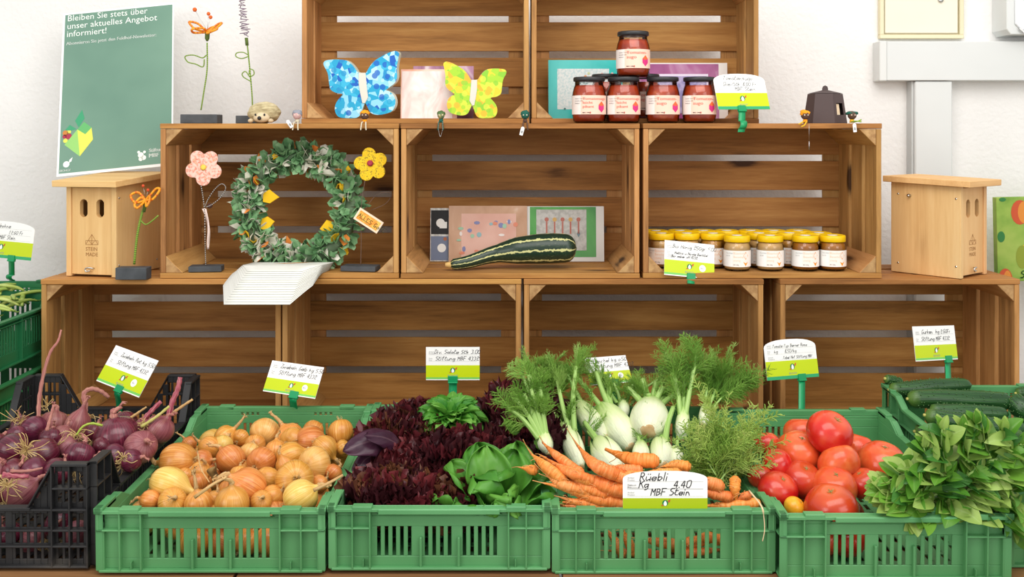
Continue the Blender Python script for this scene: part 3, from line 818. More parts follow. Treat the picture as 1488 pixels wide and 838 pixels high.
def sauce_jar(label, loc, yaw, spicy):
    r = thing('sauce_jar', label, 'jar', loc, (0, 0, yaw), 'tomato sauce jars')
    R0 = .0238
    out = [(0, .0), (R0*.80, 0), (R0*.93, .003), (R0*.97, .010), (R0, .016), (R0, .048), (R0*.97, .054), (R0*.90, .062), (R0*.84, .067), (R0*.84, .071), (R0*.86, .0735)]
    mb = MB(); mb.lathe(out, 28); mb.build('glass', M_glass, r)
    mb = MB(); mb.lathe([(0, .002)] + [(a*.955, max(b, .003)) for a, b in out[1:-3]] + [(R0*.80, .0655), (0, .0655)], 24); mb.build('sauce', M_sauce, r)
    mb = MB(); mb.lathe([(0, .0725), (R0*.90, .0725), (R0*.94, .0735), (R0*.94, .0785), (R0*.90, .0800), (R0*.82, .0800), (R0*.80, .0792), (0, .0792)], 28); mb.build('lid', plain('black_lid', '2b2b2d', .4), r)
    mb = MB(); rl = R0+.0004; arcband(mb, rl, -2.3, 1.25, .0145, .0475, 0); arcband(mb, rl+.0002, -.62, 1.2, .0145, .0475, 1)
    f = cyl(rl+.0004)
    if spicy:
        for i, s in enumerate(('Tomatensugo', 'leicht', 'pikant')): text(mb, s, -.0125, .0395-i*.0068, .0066, f, 2, bold=.02)
    else:
        for i, s in enumerate(('Tomaten-', 'sugo')): text(mb, s, -.0125, .0390-i*.0078, .0078, f, 2, bold=.02)
    text(mb, 'BIO 340g', -.0125, .0165, .0030, f, 5, bold=.03)
    arcband(mb, rl+.0004, -.09, -.02, .0163, .0190, 2, 3)
    tx = lambda a, b: f(.0160+a*.0062, .0275+b*.0098)
    mb.add([tx(0, 1), tx(-.85, .35), tx(.85, .35), tx(-.85, -.4), tx(.85, -.4), tx(0, -1), tx(0, .1)], [(0, 1, 6), (0, 6, 2)], 3, None, False)
    mb.add([tx(-.85, .35), tx(.85, .35), tx(-.85, -.4), tx(.85, -.4), tx(0, -1), tx(0, .1)], [(0, 2, 5), (2, 4, 5), (4, 3, 5), (3, 1, 5)], 4, None, False)
    for k in range(5): mb.box((-R0*.98, 0, 0), (-R0*.98, 0, 0), 0)
    text(mb, 'Zutaten: Tomaten', -.026, .041, .0024, f, 5); text(mb, 'Zwiebeln, Salz', -.026, .037, .0024, f, 5); text(mb, 'Basilikum', -.026, .033, .0024, f, 5)
    mb.build('paper_label', [M_lab, M_peach, M_coral, M_orng, M_pink, M_ink], r); return r
Ys = .0555
def row_jar(px, Y, zz, yaw, sp, lb):
    j = sauce_jar(lb, (cx(px, Y), Y, zz), math.radians(yaw), sp); j.scale = (1.83, 1.83, 1.47); return j
zt = ZT2+.0016
row_jar(856, Ys, zt, 3, True, 'mild spicy tomato sauce jar at the teal card end of the row')
row_jar(906, Ys, zt, 0, True, 'mild spicy tomato sauce jar, second from the teal card in the front row')
row_jar(963, Ys, zt, 0, False, 'plain tomato sauce jar between the spicy jar and the last jar of the row')
row_jar(1016, Ys, zt, -2, False, 'plain tomato sauce jar beside the round-topped price sign')
row_jar(882, Ys+.1, ZF1+.001, 0, True, 'tomato sauce jar half hidden behind the two spicy jars')
row_jar(936, Ys+.1, ZF1+.001, 0, False, 'tomato sauce jar half hidden in the second rank, under the top jar')
row_jar(920, Ys+.012, zt+.1185, 0, False, 'tomato sauce jar standing on top of the other sauce jars')

M_honey = {k: noisy('honey_'+k, [(.3, a), (.7, b)], scale=9, rough=.25, spec=.5) for k, a, b in (('pale', 'd3a866', 'ddb97e'), ('mid', 'c08a3a', 'cc9a4c'), ('dark', 'a8651e', 'b97a2c'))}
M_ylid = plain('yellow_lid', 'f2c40c', .3, spec=.5)
def honey_jar(kind):
    r = thing('honey_jar', 'jar', 'jar', (0, 0, 0), None, 'honey jars with yellow lids'); R0 = .0335/1.0*.98
    R0 = .0325
    out = [(0, 0), (R0*.86, 0), (R0*.97, .004), (R0, .010), (R0, .044), (R0*.97, .049), (R0*.88, .053), (R0*.86, .057)]
    mb = MB(); mb.lathe(out, 28); mb.build('glass', M_glass, r)
    mb = MB(); mb.lathe([(0, .002)] + [(a*.96, max(b, .003)) for a, b in out[1:-2]] + [(R0*.86, .0535), (0, .0535)], 24); mb.build('honey', M_honey[kind], r)
    mb = MB(); mb.lathe([(0, .0555), (R0*.94, .0555), (R0*.97, .0565), (R0*.97, .0655), (R0*.93, .0680), (R0*.84, .0686), (R0*.80, .0675), (0, .0675)], 32); l = mb.build('lid', M_ylid, r)
    mb = MB(); mb.lathe([(0, .0678), (.0125, .0678), (.0125, .0682), (0, .0682)], 20); mb.build('lid_sticker', M_white, l)
    mb = MB(); rl = R0+.0004; arcband(mb, rl, -1.9, 1.25, .0085, .0400, 0); arcband(mb, rl+.0002, -.55, 1.2, .0085, .0400, 1)
    f = cyl(rl+.0004)
    for i, s in enumerate(('Blütenhonig', 'Bienenhonig', 'cremig')): text(mb, s, -.016, .0330-i*.0070, .0062, f, 2)
    text(mb, 'BIO 250g', -.016, .0115, .0034, f, 5, bold=.03)
    tx = lambda a, b: f(.0150+a*.0070, .0300+b*.0075)
    mb.add([tx(0, 1), tx(-1, 0), tx(1, 0), tx(0, -1)], [(0, 1, 2), (1, 3, 2)], 3, None, False)
    tx = lambda a, b: f(.0150+a*.0070, .0150+b*.0058)
    mb.add([tx(-1.0, .6), tx(1.0, .6), tx(0, -.9), tx(0, .1)], [(0, 2, 3), (3, 2, 1), ], 3, None, False)
    text(mb, 'Imkerei Feldhof', -.036, .034, .0030, f, 5); text(mb, 'Stein AG', -.036, .029, .0030, f, 5)
    mb.build('paper_label', [M_white, plain('label_cream', 'f8eee6', .5), plain('faint_orange', 'f0c8a8', .5), plain('honey_orange', 'f09a1c', .5), M_pink, M_grey], r)
    r.scale = (1.06, 1.06, 1.32)
    return r
HJ = {}
# (px centre, Y, kind, label)
zh = ZF2+.0012
hl = [(1071, .065, 'pale', 'pale honey jar in the front rank, next to the tilted price sign'), (1119, .065, 'pale', 'pale honey jar in the front rank, between the other pale jar and the dark ones'),
      (1170, .065, 'dark', 'dark amber honey jar in the front rank, between a pale and a dark jar'), (1209.5, .068, 'dark', 'dark amber honey jar at the slatted side end of the front rank'),
      (961, .12, 'pale', 'pale honey jar at the price sign end, in the crate corner'), (998, .122, 'pale', 'pale honey jar partly behind the price sign, second from the crate corner'), (1036, .12, 'mid', 'honey jar peeking out beside the top corner of the price sign'),
      (1103, .125, 'pale', 'honey jar seen in the gap between the two pale front jars'), (1147, .128, 'mid', 'honey jar seen between the second pale jar and the first dark jar'), (1190, .131, 'mid', 'honey jar of which the lid shows above the two dark amber jars'),
      (953, .19, 'mid', 'honey jar in the back rank right against the crate side by the corner'), (988, .193, 'mid', 'back rank honey jar, second from the crate corner'), (1022, .193, 'pale', 'back rank honey jar, third from the crate corner'),
      (1056, .193, 'mid', 'back rank honey jar, fourth from the crate corner'), (1091, .194, 'mid', 'back rank honey jar, fifth from the crate corner'), (1124, .195, 'mid', 'back rank honey jar, sixth from the crate corner'), (1160, .194, 'mid', 'last honey jar of the back rank, at the slatted side')]
for px, Y, k, lb in hl:
    loc = V((cx(px, Y), Y, zh))
    if k not in HJ:
        HJ[k] = honey_jar(k); HJ[k].location = loc; HJ[k]['label'] = lb; HJ[k].rotation_euler = (0, 0, math.radians(U(-4, 4)))
    else: dup(HJ[k], loc, Euler((0, 0, math.radians(U(-6, 6) if Y < .1 else U(-40, 20)))), lb)

# --- butterflies: outline read off the photo
BF = [(297,220),(275,190),(240,150),(200,130),(140,125),(80,128),(48,138),(42,165),(70,220),(80,290),(90,340),(130,365),(180,375),(150,410),(125,450),(122,500),(150,540),(220,548),(280,545),(310,520),(330,470),(345,440),(362,470),(385,510),(430,525),(490,518),(545,495),(568,440),(555,385),(520,355),(500,345),(560,300),(582,255),(580,190),(592,120),(598,85),(575,68),(535,75),(480,100),(420,135),(380,180),(355,222)]
def butterfly(label, cxp, base_y, wpx, Y, z, yaw, thick, cols, lean, spin=0, sc=(1, 1)):
    r = thing('butterfly_ornament', label, 'ornament', (cx(cxp, Y), Y, z), Euler((lean, spin, yaw)), 'painted butterfly ornaments')
    k = wpx/ppm(Y)/556
    P = [((x-320)*k*sc[0], (548-y)*k*sc[1]) for x, y in BF][::-1]
    P = [(p.x, p.z) for p in spline([V((a, 0, b)) for a, b in P+[P[0]]], 3)[:-1]]
    mz = min(b for _, b in P); P = [(a, b-mz) for a, b in P]
    if P and True:
        mb = MB(); mb.prism(P, 0, thick, 'y', 1, smooth=False)
        mb.m[0] = 0
        mb.build('wings', [cols, plain('butterfly_edge', 'c9cbb8', .6)], r)
        mb = MB(); B = [(300,222),(352,222),(358,300),(368,400),(345,442),(325,440),(312,380),(300,300)]
        mb.prism([((x-320)*k*sc[0], (548-y)*k*sc[1]-mz) for x, y in B][::-1], -.0025, -.0002, 'y'); mb.build('body', plain('butterfly_body', 'd9d9cd', .7), r, bevel=.0008)
    return r
def dots(name, stops, scale):
    t = NT(name); v = t.n('ShaderNodeTexVoronoi'); v.feature = 'F1'; c = t.coords('obj', (1, 0, 1), False)
    t.l(c, v.inputs['Vector']); v.inputs['Scale'].default_value = scale; v.inputs['Randomness'].default_value = .9
    s = t.n('ShaderNodeSeparateColor'); t.l(v.outputs['Color'], s.inputs[0])
    col = t.ramp(s.outputs[0], stops, 'CONSTANT')
    v2 = t.n('ShaderNodeTexVoronoi'); t.l(t.vmath('ADD', c, (3.1, 0, 1.7)), v2.inputs['Vector']); v2.inputs['Scale'].default_value = scale*.8
    s2 = t.n('ShaderNodeSeparateColor'); t.l(v2.outputs['Color'], s2.inputs[0])
    m = t.math('MULTIPLY', t.math('LESS_THAN', v2.outputs['Distance'], .42), .85)
    col = t.mix(m, col, t.ramp(s2.outputs[1], stops, 'CONSTANT'))
    t.bsdf(col, .5); return t.m
M_bb = dots('blue_dots', [(0, '1aa2cf'), (.25, '8fd4f0'), (.45, '35b4dc'), (.62, 'b5e2f4'), (.78, '1b90c8'), (.9, '0f5fc0')], 68)
M_by = dots('yellow_dots', [(0, 'd2e04a'), (.25, 'a8d63a'), (.5, 'e8d23a'), (.7, '8ccc3c'), (.85, 'f2b83a')], 62)
butterfly('large blue dotted wooden butterfly on the top shelf', 526, 170, 112, .135, ZF1+.001, math.radians(-6), .026, M_bb, math.radians(3))
butterfly('smaller yellow and lime dotted wooden butterfly on the top shelf', 690, 170, 91, .14, ZF1+.001, math.radians(3), .020, M_by, math.radians(4), sc=(-1.0, 1.04))

# --- cards
def card(label, bl, br, tl, Y, mat_, lean=.012, thick=.0025, inner=None, sleeve=True, motif=None, name='greeting_card', z=None, cat='card', yaw=0):
    a = pt(bl[0], bl[1], Y); s = 1/ppm(Y); w = (br[0]-bl[0])*s; h = (bl[1]-tl[1])*s; roll = math.atan2((br[1]-bl[1]), (br[0]-bl[0]))
    if z is not None: a.z = z + (w*math.sin(roll) if roll > 0 else 0)
    r = thing(name, label, cat, a, Euler((-math.asin(min(.9, lean/h)), roll, yaw)))
    mb = MB(); mb.box((0, 0, 0), (w, thick, h)); mb.build('paper', mat_, r)
    if inner:
        mb = MB(); i0, i1, j0, j1 = inner[:4]; mb.box((w*i0, -.0006, h*j0), (w*i1, -.0001, h*j1)); p = mb.build('inset', inner[4], r)
    if motif:
        mb = MB(); ms = motif(mb, w, h); mb.build('motif', ms, r)
    return r
def foil(name, stops, scale=9, rough=.18): return noisy(name, stops, scale=scale, rough=rough, coat=.7, bump=.4, bscale=22, bd=.004, vs=(1, 1, .6), dist=1.2)
fm = lambda e: (lambda a, b: V((a, -.0008-e, b)))
def m_teal(mb, w, h):
    hand(mb, 'HAZ', w*.38, h*.60, .014, fm(.0006), .0016, 0, 0); hand(mb, 'BU', w*.42, h*.40, .017, fm(.0006), .0016, 0, 0)
    for i in range(9): disc(mb, w*(.50+.045*i), h*(.72+.05*math.sin(i*1.7)), .004, .004, fm(.0006), 1+i % 3, 8)
    disc(mb, w*.22, h*.17, .003, .003, fm(.0006), 0, 7); return [plain('teal_ink', '2e6f6a', .6), plain('dot_or', 'e2a070', .6), plain('dot_li', 'c8d0a0', .6), plain('dot_pk', 'e0b0a8', .6)]
card('teal greeting card in a clear sleeve at the side of the sauce jars', (797, 168), (905, 168), (797, 82), .235, foil('teal_paper', [(.3, '2bb5b0'), (.7, '5accc6')]), inner=(.12, .82, .16, .85, noisy('speckle_white', [(.35, 'b9cfd0'), (.6, 'dfe3e0')], scale=160, rough=.4)), motif=m_teal, z=ZF1+.001)
card('plum coloured patterned card standing behind the sauce jars', (930, 168), (1058, 168), (930, 86), .265, plain('sleeve_white', 'eeeae6', .2, coat=.5), inner=(0, .9, 0, .98, foil('plum_paper', [(.3, '96447e'), (.5, 'a95a90'), (.72, 'd9b6d2')])), z=ZF1+.001,
     motif=lambda mb, w, h: (mb.box((w*.12, -.0012, h*.1), (w*.78, -.0009, h*.80), 0), mb.box((w*.14, -.0015, h*.1), (w*.76, -.0012, h*.76), 1), [plain('pl1', 'e6dcee', .4), noisy('pl2', [(.4, '8b83b8'), (.6, 'b5a8cc')], scale=60, rough=.4)])[-1])
card('white and salmon painted card between the two butterflies', (582, 170), (664, 170), (582, 98), .17, noisy('salmon_card', [(.35, 'e59a7e'), (.6, 'f4cdbc')], scale=12, rough=.5), inner=(.02, .92, .0, .96, foil('washed_white', [(.3, 'e9c7c0'), (.45, 'f2dcd6'), (.62, 'f6f0ec'), (.8, 'cfd6dc')], 20)), z=ZF1+.001)
card('shiny mauve wrapped card behind the painted salmon card', (600, 170), (688, 170), (600, 93), .22, foil('mauve_foil', [(.3, '8a5574'), (.5, 'b98aa6'), (.7, 'e8d8e0')], 14), z=ZF1+.001)
def m_bw(mb, w, h):
    mb.box((w*.04, -.0009, h*.51), (w*.98, -.0006, h*.96), 0); mb.box((w*.04, -.0009, h*.02), (w*.98, -.0006, h*.47), 1)
    for (a, b, r_) in ((.55, .72, .012), (.62, .25, .012)): disc(mb, w*a, h*b, r_, r_, fm(.0007), 2, 18)
    mb.box((w*.5, -.0019, h*.62), (w*.9, -.0016, h*.74), 2); disc(mb, w*.8, h*.42, .005, .005, fm(.0007), 3); return [M_blk, plain('slate_blue', '6f7a92', .4), plain('cut_white', 'e6e6e2', .5), plain('copper', 'a8623c', .4)]
card('narrow black and grey-blue card with white cut-outs in the marrow crate', (625, 382), (652, 382), (622, 305), .235, noisy('grey_speckle', [(.4, 'b8b8b4'), (.6, 'dcdcd8')], scale=120, rough=.5), motif=m_bw, z=ZF2+.001)
def m_br(mb, w, h):
    rr = random.Random(3)
    for i in range(26): 
        a = rr.uniform(.12, .88); b = rr.uniform(.15, .72)
        disc(mb, w*a, h*b, rr.uniform(.004, .009), rr.uniform(.003, .008), fm(.0006+.00002*i), rr.randrange(5), 7)
    return [plain('q1', '8fb0b4', .5), plain('q2', 'd8876c', .5), plain('q3', 'e6dcd6', .5), plain('q4', '7e82aa', .5), plain('q5', '9cc0a4', .5)]
card('kraft brown card with a pastel collage in a clear sleeve behind the marrow', (652, 379), (766, 379), (652, 298), .225, foil('kraft', [(.35, 'b98e6e'), (.6, 'c9a082'), (.8, 'e8d4c4')], 12), inner=(.16, .86, .02, .86, noisy('pastel', [(.3, 'cf9a88'), (.6, 'ddb2a2')], scale=10, rough=.3, coat=.5)), motif=m_br, z=ZF2+.001)
def m_gr(mb, w, h):
    rr = random.Random(5)
    for i in range(5): disc(mb, w*(.28+.1*i), h*.76, .006, .006, fm(.0006), i % 2, 10); mb.box((w*(.27+.1*i), -.0014, h*.5), (w*(.29+.1*i), -.0012, h*.72), 0)
    disc(mb, w*.68, h*.5, .005, .010, fm(.0006), 2, 4); return [plain('c1', 'b06a5c', .6), plain('c2', 'c8a05c', .6), plain('c3', '6a8088', .6)]
card('green bordered card with a grey panel in a white sleeve behind the marrow', (762, 378), (878, 378), (762, 298), .23, plain('sleeve_w2', 'dcd8d2', .25, coat=.5), inner=(.07, .90, .08, .99, foil('green_paper', [(.35, '3c8a3c'), (.65, '57a34e'), (.8, '9cc890')], 9)), z=ZF2+.001,
     motif=lambda mb, w, h: (mb.box((w*.15, -.0012, h*.2), (w*.78, -.0008, h*.94), 3), m_gr(mb, w, h) + [noisy('gr_panel', [(.4, 'a8a6a0'), (.6, 'c0beb8')], scale=90, rough=.5)])[-1])

# --- striped marrow
def m_marrow():
    t = NT('marrow_skin'); a = t.n('ShaderNodeAttribute', attribute_name='tc'); s = t.n('ShaderNodeSeparateXYZ'); t.l(a.outputs['Vector'], s.inputs[0])
    ang = t.math('ARCTAN2', s.outputs[1], s.outputs[0])
    nz = t.noise(t.vmath('MULTIPLY', a.outputs['Vector'], (1.5, 1.5, 14)), 3, 4, .6)
    ang = t.math('ADD', ang, t.math('MULTIPLY', t.math('SUBTRACT', nz, .5), .42))
    w = t.math('COSINE', t.math('MULTIPLY', ang, 8.0))
    m = t.ramp(w, [(.80, '000000'), (.9, 'ffffff')])
    fl = t.noise(t.vmath('MULTIPLY', a.outputs['Vector'], (7, 7, 9)), 4, 3)
    fl = t.ramp(fl, [(.66, '000000'), (.70, '9a9a9a')])
    col = t.mix(m, t.mix(fl, '1f3326', 'aab67a'), 'c9c78a'); t.bsdf(col, .3, spec=.5); return t.m
Ym = .085
P = [pt(x, y, Ym) for x, y in ((654, 383), (680, 379), (715, 370), (750, 364), (790, 361), (815, 360.5), (838, 361))]
P[0].y = .06; P[1].y = .064
P = spline(P, 8); n_ = len(P); rad = []
for i in range(n_):
    u = i/(n_-1); r_ = ramp([.0145, .0165, .0195, .025, .036, .0405, .041, .0395, .034], u)*.96
    r_ *= math.sqrt(max(.02, min(1, u/.05)))*math.sqrt(max(.0, 1-((u-.9)/.1)**2)) if u > .9 else math.sqrt(max(.1, min(1, u/.04)))
    rad.append(max(r_, .0015))
zmin = min(p.z - r_ for p, r_ in zip(P, rad)); P = [p - V((0, 0, zmin-ZF2-.0012)) if i > n_*.35 else p - V((0, 0, (zmin-ZF2-.0012))) for i, p in enumerate(P)]
o0 = P[n_//2].copy(); o0.z = ZF2+.001
t = thing('striped_marrow', 'large dark green striped marrow lying in the middle crate in front of the cards', 'marrow', o0)
mb = MB(); mb.tube([p-o0 for p in P], rad, 28); mb.build('flesh', m_marrow(), t)
mb = MB(); q = P[0]-o0; mb.tube([q+V((.004, 0, 0)), q+V((-.004, -.001, .001)), q+V((-.011, -.002, .001))], [.0095, .0075, .0050], 6); mb.build('stalk', noisy('dry_stalk', [(.3, 'c59a50'), (.7, 'd9b878')], scale=60, rough=.7), t)

# --- fabric wreath
wc = pt(434, 301, .115); Rw = 74/ppm(.115)
t = thing('fabric_wreath', 'wreath of knotted green and white fabric scraps in the middle row crate', 'wreath', wc, (math.radians(-6), 0, 0))
mb = MB(); mb.tube([V((Rw*math.cos(a), 0, Rw*math.sin(a))) for a in [2*PI*k/40 for k in range(41)]], .022, 8, cap=False); mb.build('ring', plain('wreath_core', '6b7f63', .9), t)
rr = random.Random(5)
cols = {'green_scraps': (noisy('fabric_green', [(.3, '5c8f5c'), (.5, '7dac78'), (.7, 'a4c898')], scale=40, rough=.9, transl=.15), 520), 'white_scraps': (noisy('fabric_white', [(.3, 'cfd3b8'), (.5, 'e6e2d2'), (.72, 'efece0')], scale=35, rough=.9, transl=.15), 170),
        'orange_scraps': (plain('fabric_orange', 'dd8436', .9), 16), 'yellow_scraps': (plain('fabric_yellow', 'e8b91c', .9), 14)}
for nm, (m_, cnt) in cols.items():
    mb = MB()
    for i in range(cnt):
        if nm == 'white_scraps': a = rr.choice([rr.gauss(2.9, .25), rr.gauss(3.9, .3), rr.gauss(1.2, .25), rr.gauss(4.6, .35), rr.uniform(0, 6.28)])
        else: a = rr.uniform(0, 2*PI)
        b = rr.uniform(-PI*.95, PI*.05) if rr.random() < .8 else rr.uniform(0, PI)     # around the tube, mostly the viewer's side
        cn = V((math.cos(a), 0, math.sin(a))); od = cn*math.cos(b) + V((0, 1, 0))*math.sin(b)
        base = cn*Rw + od*.021
        d = (od + V((rr.gauss(0, .5), rr.gauss(0, .35), rr.gauss(0, .5)))).normalized()
        L = rr.uniform(.020, .036); sd = d.cross(V((rr.gauss(0, 1), rr.gauss(0, 1), rr.gauss(0, 1)))).normalized(); nn = d.cross(sd)
        w_ = rr.uniform(.009, .016); cu = rr.uniform(-.008, .008)
        mb.add([base-sd*.003, base+sd*.003, base+d*L*.55-sd*w_+nn*cu, base+d*L*.55+nn*(-cu*.5), base+d*L*.6+sd*w_+nn*cu, base+d*L-sd*w_*.35, base+d*L*1.05+sd*w_*.5+nn*cu*.6],
               [(0, 3, 2), (0, 1, 3), (1, 4, 3), (2, 3, 5), (3, 6, 5), (3, 4, 6)], 0, None, False)
    if nm == 'yellow_scraps':
        for (x, y, dx, dy) in ((392, 287, 14, 0), (390, 326, 10, -4), (476, 331, -10, 2)):
            c_ = pt(x, y, .105)-wc; s_ = 1/ppm(.1)
            for k in range(3):
                o_ = V((0, -.004*k, 0)); vs = [c_+o_+V((-9*s_*(1 if dx > 0 else -1), 0, (8-k*2)*s_)), c_+o_+V((0, -.003, 11*s_)), c_+o_+V((dx*s_, 0, -dy*s_)), c_+o_+V((1*s_, -.002, -9*s_)), c_+o_+V((-9*s_*(1 if dx > 0 else -1), 0, -7*s_))]
                mb.add(vs, [(0, 1, 3, 4), (1, 2, 3)], 0, None, False)
    mb.build(nm, m_, t, solid=.0006)['kind'] = 'stuff'

# --- pile of folded paper bags hanging over the shelf edge
M_paper = noisy('bag_paper', [(.3, 'dcdcd4'), (.7, 'eaeae4')], scale=6, rough=.7)
NB = 15
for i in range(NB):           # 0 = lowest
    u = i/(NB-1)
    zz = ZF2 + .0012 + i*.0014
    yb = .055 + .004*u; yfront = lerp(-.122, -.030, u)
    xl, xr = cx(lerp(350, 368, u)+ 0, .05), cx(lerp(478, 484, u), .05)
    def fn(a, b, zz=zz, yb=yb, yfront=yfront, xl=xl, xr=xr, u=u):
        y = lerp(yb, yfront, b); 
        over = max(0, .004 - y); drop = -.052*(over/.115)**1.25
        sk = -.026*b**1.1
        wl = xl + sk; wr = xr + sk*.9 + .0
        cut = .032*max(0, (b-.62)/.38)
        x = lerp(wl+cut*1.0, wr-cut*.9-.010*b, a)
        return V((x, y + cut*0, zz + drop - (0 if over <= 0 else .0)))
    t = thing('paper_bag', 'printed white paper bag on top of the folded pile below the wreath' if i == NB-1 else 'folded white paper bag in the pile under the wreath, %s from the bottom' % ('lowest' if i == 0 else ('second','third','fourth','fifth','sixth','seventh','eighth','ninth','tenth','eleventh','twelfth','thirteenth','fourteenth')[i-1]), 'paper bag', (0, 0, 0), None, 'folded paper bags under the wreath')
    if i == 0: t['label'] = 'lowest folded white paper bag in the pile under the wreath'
    mb = MB(); mb.grid(fn, 6, 16); sh_ = mb.build('sheet', [M_paper, plain('bag_edge_shade', 'a5a69c', .7)], t, solid=.0011); sh_.modifiers[0].material_offset_rim = 1  # sheet rims coloured darker, painting in the shade lines between stacked bags
    if i == NB-1:
        mb = MB(); c0 = fn(.45, .30)
        for k in range(4):
            a0 = fn(.30+.05*k, .30-.03*k)+V((0, 0, .0009)); a1 = fn(.62+.05*k, .26-.06*k)+V((0, 0, .0011+.0001*k)); sdv = V((0, .0035, 0))
            mb.add([a0, (a0+a1)/2+sdv, a1+sdv*.4, (a0+a1)/2-sdv], [(0, 3, 2, 1)], k % 2, None, False)
        mb.build('carrot_print', [plain('carrot_pr', 'e88a2c', .5), plain('carrot_pr2', 'd8a050', .5)], t)

# --- slate based wire flowers
def slate_base(r, w, d, h, yaw=0):
    mb = MB(); mb.box((-w/2, -d/2, 0), (w/2, d/2, h)); b = mb.build('slate_base', M_slate, r, bevel=.001, rot=Euler((0, 0, yaw))); return b
def wire(mb, P, r=.0011, mi=0, n=6, seg=5): mb.tube(spline(P, seg), r*1.45, n, mi)
def chenille(name, a, b): 
    if name in MATS: return MATS[name]
    t = NT(name); c = t.coords('tc', (0, 0, 1), False); w = t.n('ShaderNodeTexWave'); w.wave_type = 'BANDS'; w.bands_direction = 'Z'; t.l(c, w.inputs['Vector']); w.inputs['Scale'].default_value = 12
    t.bsdf(t.ramp(w.outputs['Fac'], [(.4, a), (.6, b)], 'CONSTANT'), .6); MATS[name] = t.m; return t.m
M_gw = chenille('green_wire', '8fae3a', '4f6e2c'); M_bw = chenille('black_white_wire', '33302e', 'c9c4bc'); M_ow = plain('orange_bead', 'f0a01c', .35, spec=.5); M_ow2 = plain('deep_orange_bead', 'e0701c', .35)
def pf(Y, o): return lambda x, y, dy=0: pt(x, y, Y) + V((0, dy, 0)) - o
# 1 orange flower on the middle row
Y = .15; o = onshelf(293, Y, ZT2+.001); t = thing('wire_flower', 'tall orange beaded wire flower with round buds, standing on top of the middle row', 'wire flower', o); q = pf(Y, o)
slate_base(t, .098, .05, .024)
mb = MB(); wire(mb, [q(292, 160), q(296, 135), q(301, 100), q(301, 62)], .0013); wire(mb, [q(300, 80), q(294, 84), q(281, 80), q(269, 82), q(273, 90), q(284, 93), q(295, 97), q(297, 86)], .0012); mb.build('stem', M_gw, t)
mb = MB(); mb.tube([q(301, 60), q(301, 56), q(301.5, 46)], [.002, .006, .0065], 10); mb.build('calyx', plain('olive_wrap', '55692c', .8), t)
mb = MB(); r0 = random.Random(2)
for (x1, y1, dy) in ((275, 32, 0), (322, 34, 0), (285, 44, -.03), (318, 45, -.03), (300, 38, .04)):
    c_ = q(301, 47); e_ = q(x1, y1, dy); sd = V((0, .014, .008)) if abs(dy) < .01 else V((.012, 0, .006))
    Q = spline([c_, c_*.4+e_*.6+sd, e_, c_*.4+e_*.6-sd, c_], 9)
    for p in Q: mb.blob(p, .0033, r0.choice((0, 0, 1)), 6, 4)
pl_ = mb.build('bead_petals', [M_ow, M_ow2], t)
mb = MB()
for (x, y, a) in ((283, 14, 3.2), (303, 20, 2.8), (306, 25, 2.8)): 
    mb.tube([q(301, 44), q(x, y)], .0004, 4, 1); mb.blob(q(x, y), a/ppm(Y), 0, 10, 7)
mb.build('buds', [plain('felt_orange', 'd9682c', .9), M_metal], t)
# 2 lavender
Y = .16; o = onshelf(366, Y, ZT2+.001); t = thing('wire_flower', 'purple wire lavender spike on a green stem behind the hedgehog', 'wire flower', o); q = pf(Y, o)
slate_base(t, .075, .045, .021)
mb = MB(); wire(mb, [q(367, 160), q(366, 135), q(362, 90), q(359, 62)], .0013); wire(mb, [q(361, 80), q(353, 76), q(344, 77), q(343, 82), q(351, 85), q(361, 82)], .0011)
wire(mb, [q(364, 118), q(354, 112), q(352, 107), q(357, 104), q(363, 112)], .0011); wire(mb, [q(363, 112), q(369, 108), q(368, 102), q(363, 101), q(362, 108)], .0011); mb.build('stem', M_gw, t)
mb = MB(); mb.tube([q(359, 66), q(358, 55)], .0045, 8); mb.build('calyx', plain('olive_wrap', '55692c', .8), t)
mb = MB(); r0 = random.Random(8); Pz = []
for k in range(46):
    u = k/45; a = k*2.4; rr_ = lerp(8, 4.5, u) if u > .08 else 4
    c_ = q(lerp(357, 351, u), lerp(52, -2, u)); Pz.append(c_ + V((math.cos(a)*rr_, math.sin(a)*rr_, r0.uniform(-2, 2)))/ppm(Y))
mb.tube(spline(Pz, 3), .0011, 4); mb.build('wire_blossom', plain('mauve_wire', '8d7a8e', .5), t)
# 3 orange flower by the first birdhouse
Y = .0; o = onshelf(194, Y, ZT3+.001); t = thing('wire_flower', 'orange beaded wire flower on a slate block in front of the birdhouse under the poster', 'wire flower', o); q = pf(Y, o)
slate_base(t, .078, .036, .030)
mb = MB(); wire(mb, [q(195, 384), q(199, 345), q(205, 315), q(210, 300)], .0021); wire(mb, [q(204, 320), q(212, 326), q(222, 320), q(230, 313)], .0014); mb.build('stem', M_gw, t)
mb = MB(); mb.tube([q(209, 308), q(212, 292)], [.004, .0055], 8); mb.build('calyx', plain('olive_wrap', '55692c', .8), t)
mb = MB()
for (x1, y1, dy) in ((190, 284, 0), (232, 276, .0), (200, 296, -.02), (221, 292, -.02)):
    c_ = q(212, 291); e_ = q(x1, y1, dy); sd = V((0, .010, .012))
    for p in spline([c_, c_*.4+e_*.6+sd, e_, c_*.4+e_*.6-sd, c_], 9): mb.blob(p, .0034, r0.choice((0, 0, 1)), 6, 4)
mb.build('bead_petals', [M_ow, M_ow2], t)
mb = MB()
for (x, y) in ((208, 270), (215, 276)): mb.tube([q(212, 290), q(x, y)], .0004, 4, 1); mb.blob(q(x, y), .004, 0, 8, 6)
mb.build('buds', [plain('felt_red', 'd0502c', .9), M_metal], t)
